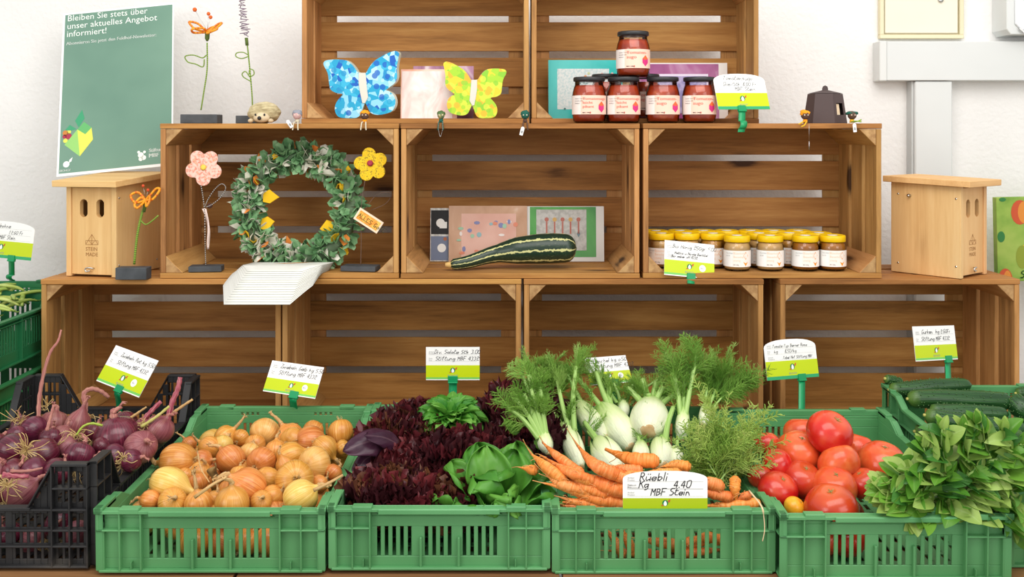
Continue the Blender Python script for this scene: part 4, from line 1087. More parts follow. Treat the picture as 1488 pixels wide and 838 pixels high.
# 4 fabric flowers in the wreath crate
def petals(mb, c, r, mi, n=5, ph=0, th=.003):
    P = []
    for k in range(60):
        a = 2*PI*k/60; rr_ = r*(.64+.36*abs(math.cos((a-ph)*n/2))**.7); P.append((c.x+rr_*math.cos(a), c.z+rr_*math.sin(a)))
    mb.prism(P, c.y-th/2, c.y+th/2, 'y', mi)
Y = .045; o = onshelf(300, Y, ZF2+.001); t = thing('wire_flower', 'pink speckled fabric flower with a yellow button on a twisted wire in the wreath crate', 'wire flower', o); q = pf(Y, o)
slate_base(t, .082, .045, .014, .12)
mb = MB(); wire(mb, [q(299, 388), q(298, 350), q(297, 303), q(291, 262)], .0008); wire(mb, [q(298, 300), q(302, 290), q(312, 275), q(322, 267), q(328, 273), q(321, 286), q(308, 297), q(299, 301)], .0008); mb.build('stem', M_bw, t)
mb = MB(); petals(mb, q(296, 243), 27/ppm(Y), 0, 5, .9); p_ = mb.build('fabric_petals', noisy('pink_speckle', [(.4, 'f2cdbe'), (.55, 'efb7a4'), (.6, 'd8604c'), (.63, 'f0c0a8'), (.75, 'e89a4a')], scale=150, rough=.8), t, bevel=.001)
mb = MB(); mb.lathe([(0, 0), (.007, 0), (.0075, .002), (.0055, .0035), (0, .003)], 16, M=Matrix.Translation(q(296, 243, -.0017)) @ Matrix.Rotation(PI/2, 4, 'X')); mb.build('button', plain('yellow_button', 'ecc84a', .4), t)
mb = MB(); mb.grid(lambda a, b: q(lerp(lerp(294, 300, a), lerp(304, 306, a), b)+3*math.sin(b*4), lerp(303, 362, b), .004*math.sin(a*3+b*6)-.003), 2, 14); mb.build('ribbon', plain('ribbon', 'e6cfc4', .8), t, solid=.0008)
mb = MB(); mb.blob(q(304, 299, .004), .0075, 0, 10, 7, .2, (1, .6, .9)); mb.build('felt_knot', plain('brown_felt', '4d2f28', .9), t)
Y = .055; o = onshelf(524, Y, ZF2+.001); t = thing('wire_flower', 'yellow speckled fabric flower with a small hanging tag beside the wreath', 'wire flower', o); q = pf(Y, o)
slate_base(t, .092, .05, .013, -.15)
mb = MB(); wire(mb, [q(524, 388), q(525, 350), q(525, 300), q(531, 258)], .0006); wire(mb, [q(529, 306), q(545, 285), q(561, 279), q(568, 284), q(560, 296), q(540, 305)], .0005); mb.build('stem', plain('thin_wire', '6a5548', .5), t)
mb = MB(); petals(mb, q(539, 239), 25/ppm(Y), 0, 5, .5); mb.build('fabric_petals', noisy('yellow_speckle', [(.38, 'e8b818'), (.55, 'f2cc28'), (.62, '6b5a20'), (.66, 'eec424'), (.76, 'c86a28')], scale=160, rough=.8), t, bevel=.001)
mb = MB(); mb.lathe([(0, 0), (.008, 0), (.0078, .003), (.004, .004), (0, .003)], 16, M=Matrix.Translation(q(538, 237, -.0017)) @ Matrix.Rotation(PI/2, 4, 'X')); mb.build('button', plain('red_button', 'a0283a', .5), t)
tg = MB(); c_ = q(536, 320, -.006); Mt = Matrix.Translation(c_) @ Matrix.Rotation(math.radians(33), 4, 'Y'); tg.box((-.036, -.001, -.017), (.036, .001, .017), 0, Mt)
tg.box((-.031, -.0014, -.012), (.031, -.001, .012), 1, Mt); hand(tg, 'ALLES GUTE', -.029, -.006, .011, lambda a, b: Mt @ V((a, -.0017, b)), .0013, 2, 0)
tg.build('fabric_tag', [plain('tag_cream', 'f2dcc0', .8), noisy('tag_orange', [(.4, 'ee9a3c'), (.6, 'f2c860')], scale=80, rough=.8), plain('olive_ink', '4a4420', .7)], t)

# --- hedgehog
Y = .075; o = onshelf(382, Y, ZT2+.001); t = thing('hedgehog_figure', 'small pale straw hedgehog figure with a black nose on top of the middle row', 'figurine', o)
mb = MB(); mb.blob((0, .012, .0275), .030, 0, 24, 16, .10, (1.42, 1.1, .95), 3); mb.build('body', noisy('straw_coat', [(.3, '9c8c68'), (.5, 'c2b48c'), (.7, 'd9cca6')], scale=38, vs=(1, 1, 3), rough=.95, bump=.8, bscale=60, bd=.006), t)
mb = MB(); mb.blob((.002, -.021, .014), .014, 0, 16, 10, .04, (1.5, 1.0, .95)); f_ = mb.build('face', plain('hedgehog_face', 'd6c4a2', .9), t)
mb = MB(); mb.blob((0, -.0365, .0125), .0052, 0, 12, 8); mb.build('nose', M_blk, f_)
for s in (-1, 1):
    mb = MB(); mb.blob((s*.0115+.001, -.034, .0215), .0026, 0, 10, 6, 0, (1, .6, 1.2)); mb.build('eye', M_blk, f_)
    mb = MB(); mb.blob((s*.026, -.022, .006), .0072, 0, 10, 7, .1, (1, 1.1, .8)); mb.build('foot', plain('hedgehog_foot', 'cdb996', .9), t)

# --- brown paper lantern house
Y = .10; o = onshelf(1199, Y, ZT2+.001); t = thing('paper_lantern_house', 'small dark brown paper house with a lit-looking window on the top shelf end', 'paper house', o, (0, 0, math.radians(14)))
t['label'] = 'small dark brown folded paper house with a cut-out window near the shelf end'
M_bp = plain('brown_paper', '4e403f', .7); mb = MB(); n6 = 6; rb, rt, hb_ = .058, .046, .077
A = [2*PI*k/6 + PI/6 - PI/2 - PI/6 for k in range(6)]
lo = [V((rb*math.cos(a), rb*math.sin(a)*.8, 0)) for a in A]; hi = [V((rt*math.cos(a), rt*math.sin(a)*.8, hb_)) for a in A]
for k in range(6):
    l = (k+1) % 6; a0, a1, b0, b1 = lo[k], lo[l], hi[k], hi[l]
    if k == 0:   # window panel
        g = lambda u, v: (a0*(1-u)+a1*u)*(1-v) + (b0*(1-u)+b1*u)*v
        us = [0, .22, .82, 1]; vs_ = [0, .28, .68, 1]
        for i in range(3):
            for j in range(3):
                if i == 1 and j == 1: continue
                mb.add([g(us[i], vs_[j]), g(us[i+1], vs_[j]), g(us[i+1], vs_[j+1]), g(us[i], vs_[j+1])], [(0, 1, 2, 3)], 0, None, False)
        win = (g(.22, .28), g(.60, .28), g(.60, .68), g(.22, .68))
    else: mb.add([a0, a1, b1, b0], [(0, 1, 2, 3)], 0, None, False)
mb.add(lo, [(5, 4, 3, 2, 1, 0)], 0, None, False)
mb.build('walls', M_bp, t, solid=.0012)
mb = MB(); mb.add([p*.96+V((0, .003, 0)) for p in win], [(0, 1, 2, 3)], 0, None, False); mb.build('window_shutter', plain('shutter_wood', 'e6cfae', .7), t, solid=.001)
mb = MB(); top = [p*1.03+V((0, 0, .0012)) for p in hi]; top = [V((p.x*1.02, p.y*1.02, hb_+.001)) for p in hi]
mb.add(top + [V((0, 0, hb_+.012))], [(i, (i+1) % 6, 6) for i in range(6)] + [(5, 4, 3, 2, 1, 0)], 0, None, False)
mb.build('roof', M_bp, t); mb = MB(); mb.prism([(-.008, 0), (.008, 0), (.0085, .008), (.006, .014), (0, .0165), (-.006, .014), (-.0085, .008)], -.0008, .0008); mb.build('tab', M_bp, t, loc=(0, 0, hb_+.006))

# --- little felt key-chain dolls on the shelf edge
def doll(label, px, py, Y, head, hair, headc, bodyc, legc, tag_=False, chain=0, rod=False, legs='down', hr=.011, hatw=0):
    o = pt(px, py, Y); o.z = ZT2+.0006 if True else o.z
    t = thing('keychain_doll', label, 'doll', o, None, 'felt key-chain dolls'); h0 = .020
    mb = MB(); mb.tube([V((0, 0, .001)), V((0, 0, .008)), V((0, 0, .016))], [.0062, .0055, .0035], 10); mb.build('body', bodyc, t)
    mb = MB(); mb.blob((0, -.001, h0), hr, 0, 16, 10, .05); hd = mb.build('head', headc, t)
    mb = MB()
    mb.blob((0, .001, h0+hr*.45), hr*1.08, 0, 16, 10, .35, (1.05+hatw, .95, .75 if not hatw else .45), int(px)); mb.build('felt_hair', hair, t)
    for s in (-1, 1): 
        e = MB(); e.blob((s*.0042, -hr*.93, h0+.0005), .0018, 0, 8, 5); e.build('eye', plain('tiny_eye', 'e6d8c0', .5), hd)
    for s in (-1, 1):
        mb = MB()
        if legs == 'down': P = [V((s*.003, -.003, .003)), V((s*.005, -.016, .001)), V((s*.006, -.022, -.010)), V((s*.007, -.023, -.018))]
        else: P = [V((s*.003, -.003, .003)), V((s*.004-.006, -.018, .0035)), V((-.014+s*.004, -.025, -.006 if s > 0 else .0)), V((-.021+s*.003, -.026, -.009 if s > 0 else -.003))]
        if legs == 'side': P = [V((s*.003, -.003, .003)), V((.006+s*.003, -.020, .005)), V((.016, -.024, .006+s*.003))]
        mb.tube(spline(P, 4), .0017, 6); mb.build('leg', legc, t)
    if tag_:
        mb = MB(); dx, dz, rot = tag_; Mt = Matrix.Translation((dx, -.026, dz)) @ Matrix.Rotation(rot, 4, 'Y'); mb.prism([(-.0042, -.011), (.0042, -.011), (.0045, .008), (.002, .011), (-.002, .011), (-.0045, .008)], -.0004, .0004, 'y', 0, Mt); mb.box((-.0024, -.0006, -.006), (.0024, -.0004, .001), 1, Mt)
        mb.build('price_tag', [M_white, M_grey], t)
    if chain:
        mb = MB(); P = spline([V((-.006, -.022, .004)), V((-.004, -.027, -chain*.6)), V((0, -.027, -chain)), V((.005, -.027, -chain*.55)), V((.006, -.022, .004))], 8)
        for p in P: mb.blob(p, .0009, 0, 5, 4)
        mb.build('ball_chain', M_metal, t)
    if rod:
        mb = MB(); mb.tube([V((.002, -.027, -.002)), V((.002, -.027, -.046))], .0004, 5); mb.tube([V((.002, -.027, -.046)), V((.002, -.027, -.068))], .0011, 6); mb.build('silver_pendant', M_metal, t)
Yd = .012+.014
f_or = plain('felt_bright_orange', 'f09a1c', .95); f_br = plain('felt_brown', '5a4034', .9); f_gr = plain('felt_grey', '8f929c', .95); f_pk = plain('felt_pink', 'c9a2a0', .9); f_gn = plain('felt_green', '4e6a3c', .95); f_tl = plain('felt_teal', '1f5a4c', .95); f_yg = plain('felt_lime', '8aa83a', .9); f_cr = plain('felt_cream', 'cfc6ae', .9); f_yl = plain('felt_yellow', 'e2b02c', .9)
doll('grey haired felt doll with a white tag, on the shelf edge beside the hedgehog', 432, 172, Yd, 1, f_gr, f_pk, f_cr, f_cr, tag_=(-.014, -.002, -.6))
doll('small orange felt doll below the blue butterfly', 530, 172, Yd, 1, f_or, f_br, f_or, f_cr)
doll('mottled green felt doll with a hanging ball chain below the yellow butterfly', 641, 172, Yd, 1, f_gn, noisy('felt_mottled', [(.35, '4a6a4c'), (.5, '8a8a58'), (.65, 'b09a68')], scale=120, rough=.9), f_tl, f_tl, chain=.034, hr=.0095)
doll('dark teal felt doll with a white tag under the gap between the top crates', 763, 172, Yd, 1, f_tl, f_tl, f_br, f_br, tag_=(-.008, -.020, .25), hr=.0100)
doll('orange felt doll with wild hair and yellow legs beside the brown paper house', 1170, 172, Yd, 1, f_or, f_br, f_or, f_yl, rod=True, legs='slant')
doll('felt doll with a flat green hat and lime legs at the end of the shelf', 1238, 172, Yd, 1, f_tl, f_br, f_yl, f_yg, tag_=(-.002, -.012, -.1), legs='side', hatw=.25)
# ---------------------------------------------------------------- vegetables
RN.seed(21)
ORD = ['first', 'second', 'third', 'fourth', 'fifth', 'sixth', 'seventh', 'eighth', 'ninth', 'tenth', 'eleventh', 'twelfth', 'thirteenth', 'fourteenth', 'fifteenth', 'sixteenth']
def row_labels(items, what, rows, extra=None, side='from the black crate side'):
    """items: [(px, py)] -> a phrase telling which; rows of similar height, counted along each row"""
    idx = sorted(range(len(items)), key=lambda i: -items[i][1]); n = len(items); out = [''] * n
    per = math.ceil(n/rows); names = ['front row', 'second row', 'third row', 'fourth row', 'fifth row', 'back row']
    for r_ in range(rows):
        row = sorted(idx[r_*per:(r_+1)*per], key=lambda i: items[i][0])
        nm = 'back row' if r_ == rows-1 else names[r_]
        for k, i in enumerate(row): out[i] = '%s, %s from left in the %s' % (what(i), ORD[k], nm)
    return out

# --- yellow onions
def onion_mat(nm, a, b, c, d, rough=.28):
    t = NT(nm); v = t.coords('tc', (5.5, 5.5, .5)); f = t.noise(v, 2.6, 4, .6)
    col = t.ramp(f, [(.3, a), (.5, b), (.7, c)])
    big = t.noise(t.coords('tc', (1, 1, 2.0)), 1.3, 2); col = t.mix(t.ramp(big, [(.5, '000000'), (.72, 'bbbbbb')]), col, d)
    at = t.n('ShaderNodeAttribute', attribute_name='tc'); s = t.n('ShaderNodeSeparateXYZ'); t.l(at.outputs['Vector'], s.inputs[0])
    col = t.mix(t.ramp(s.outputs[2], [(.0, '999999'), (.07, '000000'), (.86, '000000'), (.97, 'cccccc')]), col, 'b08a58' if 'yel' in nm else 'a06a68')
    col = t.hsv(col, .025, .10); t.bsdf(col, rough, spec=.5, coat=.15, bump=f, bs=.25, bd=.002); return t.m
M_on = onion_mat('yellow_onion_skin', 'b86c26', 'd48c3e', 'e4ac64', 'b96a22')
M_on_pale = onion_mat('yellow_onion_pale_skin', 'cf9a44', 'e0b05c', 'ecc67c', 'd0903c')
M_ro = onion_mat('red_onion_skin', '3a1020', '571a2c', '762c40', '7e3c48', .22)
M_ro2 = onion_mat('red_onion_dull_skin', '6a2c3a', '84444c', 'a0666a', '9a6a5c', .45)
M_dry = noisy('dry_skin', [(.3, '9a7440'), (.5, 'c29a62'), (.7, 'dcc090')], mode='tc', vs=(3, 3, 1), scale=3, rough=.8, dv=.1)
M_dryr = noisy('dry_red_skin', [(.3, '7a3a42'), (.5, 'a86a64'), (.7, 'caa084')], mode='tc', vs=(3, 3, 1), scale=3, rough=.8, dv=.1)
M_root = noisy('straw_roots', [(.3, 'b09058'), (.7, 'd6bc84')], scale=30, rough=.9)
def onion(kind, seed, mat_, dmat, what='yellow_onion', cat='onion'):
    rr = random.Random(seed)
    r = thing(what, 'onion', cat, (0, 0, 0), None, 'yellow onions in the green crate' if what == 'yellow_onion' else 'red onions in the black crate')
    R0 = 1.0   # built at radius 1, scaled on placement
    el = {0: .86, 1: .98, 2: 1.15, 3: .92}[kind]
    prof = []
    for k in range(19):
        u = k/18; th = PI*(1-u); x = math.sin(th); z = -math.cos(th)
        z = -math.cos(PI*u); rr_ = math.sin(PI*u)**.86
        zz = z*el
        if u > .80: q = (u-.80)/.20; zz = el*(lerp(-math.cos(PI*.80), {0: 1.06, 1: 1.16, 2: 1.5, 3: 1.18}[kind], q)); rr_ = lerp(math.sin(PI*.80)**.86, .15, sm(0, 1, q**.62))
        if u < .06: zz = -el*.93
        prof.append((max(rr_, .0001) if u > 0 else 0, zz))
    prof.append((.12, prof[-1][1]+.10)); prof.append((0, prof[-1][1]+.02))
    ph = rr.uniform(0, 6)
    def dsp(c, s_, r_, z): a = math.atan2(s_, c); return r_*(1+.025*math.sin(2*a+ph)+.012*math.sin(5*a+ph*2)+.006*math.sin(11*a)), z + .03*math.cos(a+ph)*(1 if abs(z) < .9 else .4)
    mb = MB(); mb.lathe(prof, 26, disp=dsp); mb.build('bulb', mat_, r)
    top = prof[-1][1]
    mb = MB(); L = {0: .22, 1: .45, 2: .5, 3: 1.0}[kind]; bx, by = rr.uniform(-.5, .5), rr.uniform(-.5, .5)
    P = spline([V((0, 0, top-.2)), V((0, 0, top+.05)), V((bx*.35, by*.35, top+L*.55)), V((bx, by, top+L))], 4)
    mb.tube(P, [lerp(.17, .09, i/(len(P)-1)) * (1+.2*rr.uniform(-1, 1)) for i in range(len(P))], 7)
    for k in range(3):
        a = rr.uniform(0, 6.3); mb.tube([P[-3], P[-1]+V((math.cos(a)*.12, math.sin(a)*.12, .16)), P[-1]+V((math.cos(a)*.3, math.sin(a)*.3, .1))], [.07, .05, .01], 5)
    mb.build('dry_neck', dmat, r)
    mb = MB(); nr = 12 if what == 'yellow_onion' else 26
    for k in range(nr):
        a = rr.uniform(0, 6.3); l = rr.uniform(.15, .45) if what == 'yellow_onion' else rr.uniform(.4, 1.1); sp = rr.uniform(.1, .5)
        p0 = V((math.cos(a)*.10, math.sin(a)*.10, -el*.92)); p1 = p0+V((math.cos(a)*sp*l, math.sin(a)*sp*l, -l*.5)); p2 = p1+V((rr.uniform(-.4, .4)*l, rr.uniform(-.4, .4)*l, -l*.35))
        mb.tube(spline([p0, p1, p2], 3), [.022, .02, .018, .016, .014, .012, .008], 4)
    mb.build('roots', M_root, r)
    return r
protos = {}
def put_onion(px, py, rpx, z, direc, kind, pale, label, red=False, sc3=None, zoff=0):
    p = onc(px, py, z, -.735 if not red else -.70); s = rpx/ppm(p.y)*1.17
    k = (kind, pale, red)
    q = adir(direc, U(0, 6))
    if k not in protos:
        m_ = (M_ro2 if pale else M_ro) if red else (M_on_pale if pale else M_on)
        o = onion(kind, 5+kind*3+pale, m_, M_dryr if red else M_dry, 'red_onion' if red else 'yellow_onion'); protos[k] = o
        o.location = p; setrot(o, q); o['label'] = label
    else: o = dup(protos[k], p, q, label)
    o.scale = (s, s, s*1.0); return o
c1 = lambda x, y, r_, *a: (190+x/4.376, 590+y/4.376, r_/4.376) + a
# x, y, r, axis direction (towards the neck), kind, pale, note
ON = [c1(300,350,100,(-1,.1,-.1),1,0,'plump orange-brown yellow onion'), c1(245,495,92,(1,-.2,-.25),2,1,'pale tear-shaped yellow onion'), c1(120,597,54,(-1,0,.2),1,0,'small yellow onion'), c1(265,610,80,(.3,-.5,.4),0,0,'flattish yellow onion'),
 c1(430,620,78,(-.1,-.1,1),3,0,'yellow onion with a ragged upright neck'), c1(645,620,95,(0,-.1,1),1,0,'broad yellow onion with its short neck up'), c1(740,510,102,(-.9,-.3,.7),1,0,'large yellow onion with a dark streaked skin'), c1(830,608,62,(.2,-.4,.4),0,0,'small yellow onion'),
 c1(905,570,62,(.5,0,.3),0,0,'yellow onion tucked low between bigger ones'), c1(1080,578,94,(.6,.1,.35),1,1,'smooth pale yellow onion'), c1(1040,475,108,(-.2,.6,-.3),0,0,'big round yellow onion'), c1(1168,367,92,(.3,.6,-.1),0,1,'bright round yellow onion'),
 c1(865,465,68,(.3,.5,-.3),0,0,'yellow onion wedged in the middle'), c1(830,352,80,(.2,.7,.1),0,0,'yellow onion with its reddish root end showing'), c1(635,335,78,(-.4,.2,.3),1,0,'yellow onion with a sooty skin'), c1(852,165,80,(0,.4,.2),0,1,'round golden yellow onion'),
 c1(605,195,64,(.8,.1,.8),3,0,'yellow onion with its neck pointing up'), c1(585,248,58,(0,.5,.3),0,1,'pale yellow onion'), c1(500,262,60,(-.6,.1,.3),1,0,'yellow onion with a dull skin'), c1(440,420,58,(.3,-.2,.5),1,0,'small yellow onion with loose skin'),
 c1(425,485,58,(-.3,.2,.4),0,0,'yellow onion under dry stalks'), c1(755,302,60,(.1,.4,.2),0,1,'pale yellow onion'), c1(790,245,58,(0,.5,0),0,0,'yellow onion'), c1(920,285,60,(0,.2,.5),1,0,'yellow onion with flaking skin'),
 c1(1010,190,72,(-.7,.1,1),3,0,'yellow onion with a bent orange neck'), c1(1030,215,70,(.2,.5,0),0,0,'yellow onion'), c1(1160,160,60,(0,.6,.1),0,0,'yellow onion'), c1(1145,222,82,(.6,.3,-.1),1,0,'yellow onion with a grey streak'),
 c1(1232,272,72,(.8,-.3,-.6),1,0,'yellow onion with its neck pointing down'), c1(1335,168,72,(.1,-.4,-.9),1,0,'yellow onion with dangling roots'), c1(1018,325,82,(.5,.1,.2),1,0,'yellow onion with its side lit'), c1(985,385,52,(-.2,-.2,.6),2,0,'slim yellow onion'),
 c1(1290,422,50,(.3,.2,.3),0,0,'small yellow onion'), c1(1200,492,50,(.3,.3,.2),0,0,'small yellow onion'), c1(452,345,58,(.9,-.1,.1),3,0,'yellow onion with a twisted neck'), c1(370,240,42,(-.7,.3,.6),3,0,'small yellow onion with a curled neck'),
 c1(545,590,52,(.1,-.1,.6),0,0,'yellow onion'), c1(1350,262,42,(.5,0,.4),0,0,'small yellow onion'), c1(350,440,46,(.2,.2,.3),0,0,'small yellow onion'), c1(700,200,46,(.2,.6,.2),0,0,'small yellow onion'), c1(690,430,50,(0,.3,.5),0,0,'small yellow onion')]
lbs = row_labels([(a[0], a[1]) for a in ON], lambda i: ON[i][-1], 5)
for a, lb in zip(ON, lbs):
    px, py, rp, dr, kd, pl, _ = a
    f_ = (py-600)/135
    put_onion(px, py, rp, lerp(.853, .832, f_) + (.012 if rp > 20 else 0), dr, kd, pl, lb)
for i in range(30):
    x = -.521 + (-.145 + .058*(i % 6)) + U(-.008, .008); y = -.70 + .098*(i//6) + U(-.01, .01)
    if y > -.30: continue
    dup(protos[(i % 2, 0 if i % 3 else 1, False)], (x, y, .800 + (y+.7)*.03), adir((U(-1, 1), U(-1, 1), U(-.3, 1))), 'yellow onion of the lower layer, mostly buried under the others', group='buried yellow onions', scale=U(.029, .034))
# withered onion leaf lying on the heap
mb = MB(); o = onz(312, 683, .865); mb.grid(lambda a, b: V(((a-.5)*.022*math.sin(PI*min(1, b*1.1+.08)), -.004*math.sin(a*PI)-.004, (b-.5)*.052))+V((.004*math.sin(b*9), 0, 0)), 6, 10)
mb.build('blade', noisy('withered', [(.3, '5f4a2c'), (.5, '8f7444'), (.7, 'b89c68')], scale=60, rough=.9), thing('onion_skin', 'loose brown withered onion skin lying in the middle of the yellow onion heap', 'onion skin', o, (.5, .2, 0)), solid=.001)
# lower onions seen through the front slots
for i, (px, rp) in enumerate(((229, 18), (283, 24), (322, 22), (357, 21), (391, 24), (424, 22))):
    p = pt(px, 787, -.735); 
    if i == 0: continue
    o = dup(protos[(0, 0, False)], p, adir((U(-1, 1), U(-1, 1), U(-.2, 1))), 'yellow onion seen through the front slots of its crate, %s from the left' % ORD[i-1], scale=rp/ppm(-.735)*.98)
# dry stalks across the heap
for k, (P, lb) in enumerate((([(283, 722), (310, 703), (329, 693)], 'dry onion stalk lying across the front of the yellow onion heap'), ([(287, 655), (292, 680), (304, 700)], 'thin dry stalk curving down over the yellow onions'), ([(456, 712), (475, 703), (498, 690)], 'pale dry stalk sticking out over the crate rim by the lettuces'))):
    W_ = [onc(x, y, .895, -.765) for x, y in P]; o_ = W_[0].copy(); mb = MB(); Q = spline([w-o_ for w in W_], 5)
    mb.tube(Q, [(.0035 if k != 1 else .0014)*(1-.4*i/len(Q)) for i in range(len(Q))], 6); solo(mb.build('onion_stalk', M_dry), lb, 'dry stalk'); bpy.data.objects[-1] if 0 else None
    o = [x for x in COL.objects if x.name.startswith('onion_stalk')][-1]; o.location = o_

# --- red onions
c2 = lambda x, y, r_, *a: (x/4.19, 560+y/4.19, r_/4.19) + a
RO = [c2(75,395,88,(-.8,.3,.2),1,0,'deep purple red onion'), c2(262,420,84,(-.6,-.5,-.3),1,0,'glossy purple red onion with straw roots'), c2(205,272,74,(-.8,.3,.1),0,0,'purple red onion'), c2(330,230,76,(.1,.2,1),0,1,'red onion with a pale papery top'),
 c2(470,245,66,(.3,.1,1),2,1,'red onion with a long hooked neck'), c2(710,310,118,(-.15,0,1),0,0,'largest glossy red onion with its neck upright'), c2(855,375,86,(.3,-.3,.3),0,1,'dull brownish red onion'), c2(970,265,80,(.5,.2,.8),0,1,'pinkish veined red onion'),
 c2(485,425,78,(.1,.3,.5),0,0,'dark red onion just above the black tower'), c2(415,378,62,(.4,.4,.3),0,1,'red onion with matte skin'), c2(690,430,64,(-.4,-.2,.2),0,0,'red onion low by the side rail'), c2(130,645,86,(.8,.3,.6),1,1,'large red onion low at the front'),
 c2(20,650,54,(-.3,.2,.3),0,0,'red onion cut by the edge of the crate'), c2(95,310,58,(-.5,.4,.3),0,0,'red onion half under roots'), c2(760,225,62,(-.3,.3,.3),0,0,'red onion'), c2(215,520,76,(.3,.1,.1),0,0,'red onion under a lying stem'),
 c2(585,285,56,(0,.3,.4),0,0,'red onion beside the big glossy one'), c2(880,250,50,(.3,.3,.3),0,1,'small dull red onion'), c2(-25,350,60,(.2,.3,.3),0,0,'red onion'), c2(800,455,60,(.3,0,.1),0,0,'red onion low by the side rail'), c2(310,320,60,(0,.3,.6),0,0,'red onion'), c2(90,520,66,(.2,-.1,.2),0,0,'red onion'),
 c2(390,300,56,(.2,.2,.7),0,1,'small papery red onion'), c2(-20,520,70,(.2,-.1,.2),0,1,'red onion'), c2(130,240,54,(-.3,.4,.5),0,0,'red onion'), c2(350,520,70,(.2,-.1,.2),0,0,'red onion behind the black tower slots'), c2(620,370,50,(.2,.1,.2),0,0,'red onion')]
lbs = row_labels([(a[0], a[1]) for a in RO], lambda i: RO[i][-1], 4)
for a, lb in zip(RO, lbs):
    px, py, rp, dr, kd, pl, _ = a
    put_onion(px, py, rp, lerp(.895, .86, (py-610)/110), dr, kd, pl, lb, red=True)
for i, (px, py) in enumerate(((12, 775), (48, 785), (84, 762), (112, 775))):
    dup(protos[(0, i % 2, True)], pt(px, py, -.705), adir((U(-1, 1), U(-1, 1), U(-.2, 1))), 'red onion seen low through the front lattice of the black crate, %s from the left' % ORD[i], scale=19/ppm(-.7))
# stems and roots of the red onions
M_stem = noisy('purple_stem', [(.3, '7a2438'), (.5, 'a0495a'), (.7, 'c08a84')], mode='tc', vs=(2, 2, 2), scale=2, rough=.6)
M_gst = noisy('greenish_stem', [(.3, 'a8a84c'), (.6, 'c2b670'), (.8, '9a6a50')], mode='tc', vs=(.6, .6, 2), scale=2, rough=.6)
def stem(P, z, r0_, r1_, m_, lb):
    Wp = [(onz(x, y, z) if i == 0 else None, x, y) for i, (x, y) in enumerate(P)]; Y0 = Wp[0][0].y; o_ = Wp[0][0]
    Q = spline([pt(x, y, Y0 + .008*i) - o_ for i, (_, x, y) in enumerate(Wp)], 6); mb = MB()
    mb.tube(Q, [lerp(r0_, r1_, i/(len(Q)-1))*(1+.15*math.sin(i*2.1)) for i in range(len(Q))], 8); o = mb.build('dried_onion_top', m_); o.location = o_; tag(o, lb, 'onion top', 'dried tops of the red onions')
stem([(56, 612), (57, 580), (63, 545), (73, 512), (84, 496), (89, 479)], .90, .0050, .0020, M_dryr, 'longest dry onion stem rising high against the wooden crate')
stem([(121, 608), (124, 590), (122, 572), (132, 565), (146, 568), (158, 577)], .90, .0065, .0040, M_dryr, 'hooked dry onion stem bending over at the top')
stem([(206, 612), (219, 598), (234, 583)], .905, .0055, .0045, M_stem, 'short purple onion stem cut blunt at its end')
stem([(243, 612), (250, 585), (258, 566), (262, 548)], .905, .0065, .0050, M_stem, 'thick purple onion stem leaning on the black crate tower')
stem([(205, 620), (228, 605), (246, 590)], .905, .0035, .0028, M_gst, 'yellow-green onion stem lying between the purple ones')
stem([(188, 608), (200, 600), (213, 591)], .905, .0035, .0020, M_dry, 'pale split onion stem behind the biggest red onion')
stem([(111, 632), (120, 620), (133, 615), (149, 618)], .91, .0020, .0028, plain('green_shoot', '9aae40', .5), 'curved green onion shoot beside the biggest red onion')
stem([(68, 626), (73, 608), (78, 588)], .91, .0040, .0025, M_dryr, 'upright pinkish onion stem in front of the papery red onion')
stem([(3, 690), (20, 691), (42, 692)], .905, .0055, .0045, M_stem, 'purple onion stem lying flat at the front')
stem([(15, 684), (40, 684), (62, 680)], .91, .0030, .0022, M_dryr, 'thin dry stem lying above the flat purple stem')
stem([(244, 605), (262, 592), (280, 580)], .905, .0035, .0025, M_dry, 'pale stem poking over the black crate side')
rr = random.Random(4); k_ = 0
for (x, y, n_, sx, sy) in ((30, 612, 34, 32, 22), (38, 655, 38, 28, 24), (10, 705, 40, 30, 22), (68, 590, 14, 12, 22), (112, 632, 22, 22, 14), (178, 665, 18, 20, 10), (212, 618, 16, 10, 16), (132, 606, 8, 14, 10)):
    o_ = onc(x, y, .905, -.74); mb = MB()
    for i in range(n_):
        a = rr.uniform(0, 6.3); l = rr.uniform(.3, 1.25); s = 1/ppm(o_.y)
        e = V((math.cos(a)*sx*l, rr.uniform(-8, 6), math.sin(a)*sy*l))*s; m_ = e*.5+V((rr.uniform(-5, 5), rr.uniform(-4, 0), rr.uniform(-5, 8)))*s
        mb.tube(spline([V((0, 0, 0)), m_, e], 4), [.0008]*8+[.0004], 4)
    o = mb.build('onion_roots', M_root); o.location = o_; k_ += 1
    tag(o, 'tuft of straw-coloured onion roots on the red onions, %s of the tufts from the left' % ORD[k_-1], 'roots', 'root tufts on the red onions')

# --- tomatoes
M_tom = NT('tomato_skin'); t = M_tom; f = t.noise(t.coords('obj', (1, 1, 1)), 1.2, 1); col = t.ramp(f, [(.35, 'bc2018'), (.55, 'cc3022'), (.72, 'd44c2e')]); at = t.n('ShaderNodeAttribute', attribute_name='tc'); s = t.n('ShaderNodeSeparateXYZ'); t.l(at.outputs['Vector'], s.inputs[0])
col = t.mix(t.ramp(s.outputs[2], [(.70, '000000'), (.97, '999999')]), col, 'd9803c'); col = t.hsv(col, .012, .10); t.bsdf(col, .22, spec=.5, sss=.15, coat=.2); M_tom = t.m
M_tomo = noisy('orange_tomato_skin', [(.35, 'd44a26'), (.55, 'dc6030'), (.72, 'e67c42')], scale=1.2, rough=.24, dv=.05, spec=.5, sss=.15, coat=.2)
M_toml = noisy('yellow_tomato_skin', [(.35, 'e8a020'), (.7, 'f2b838')], scale=1.5, rough=.24, spec=.5, sss=.15)
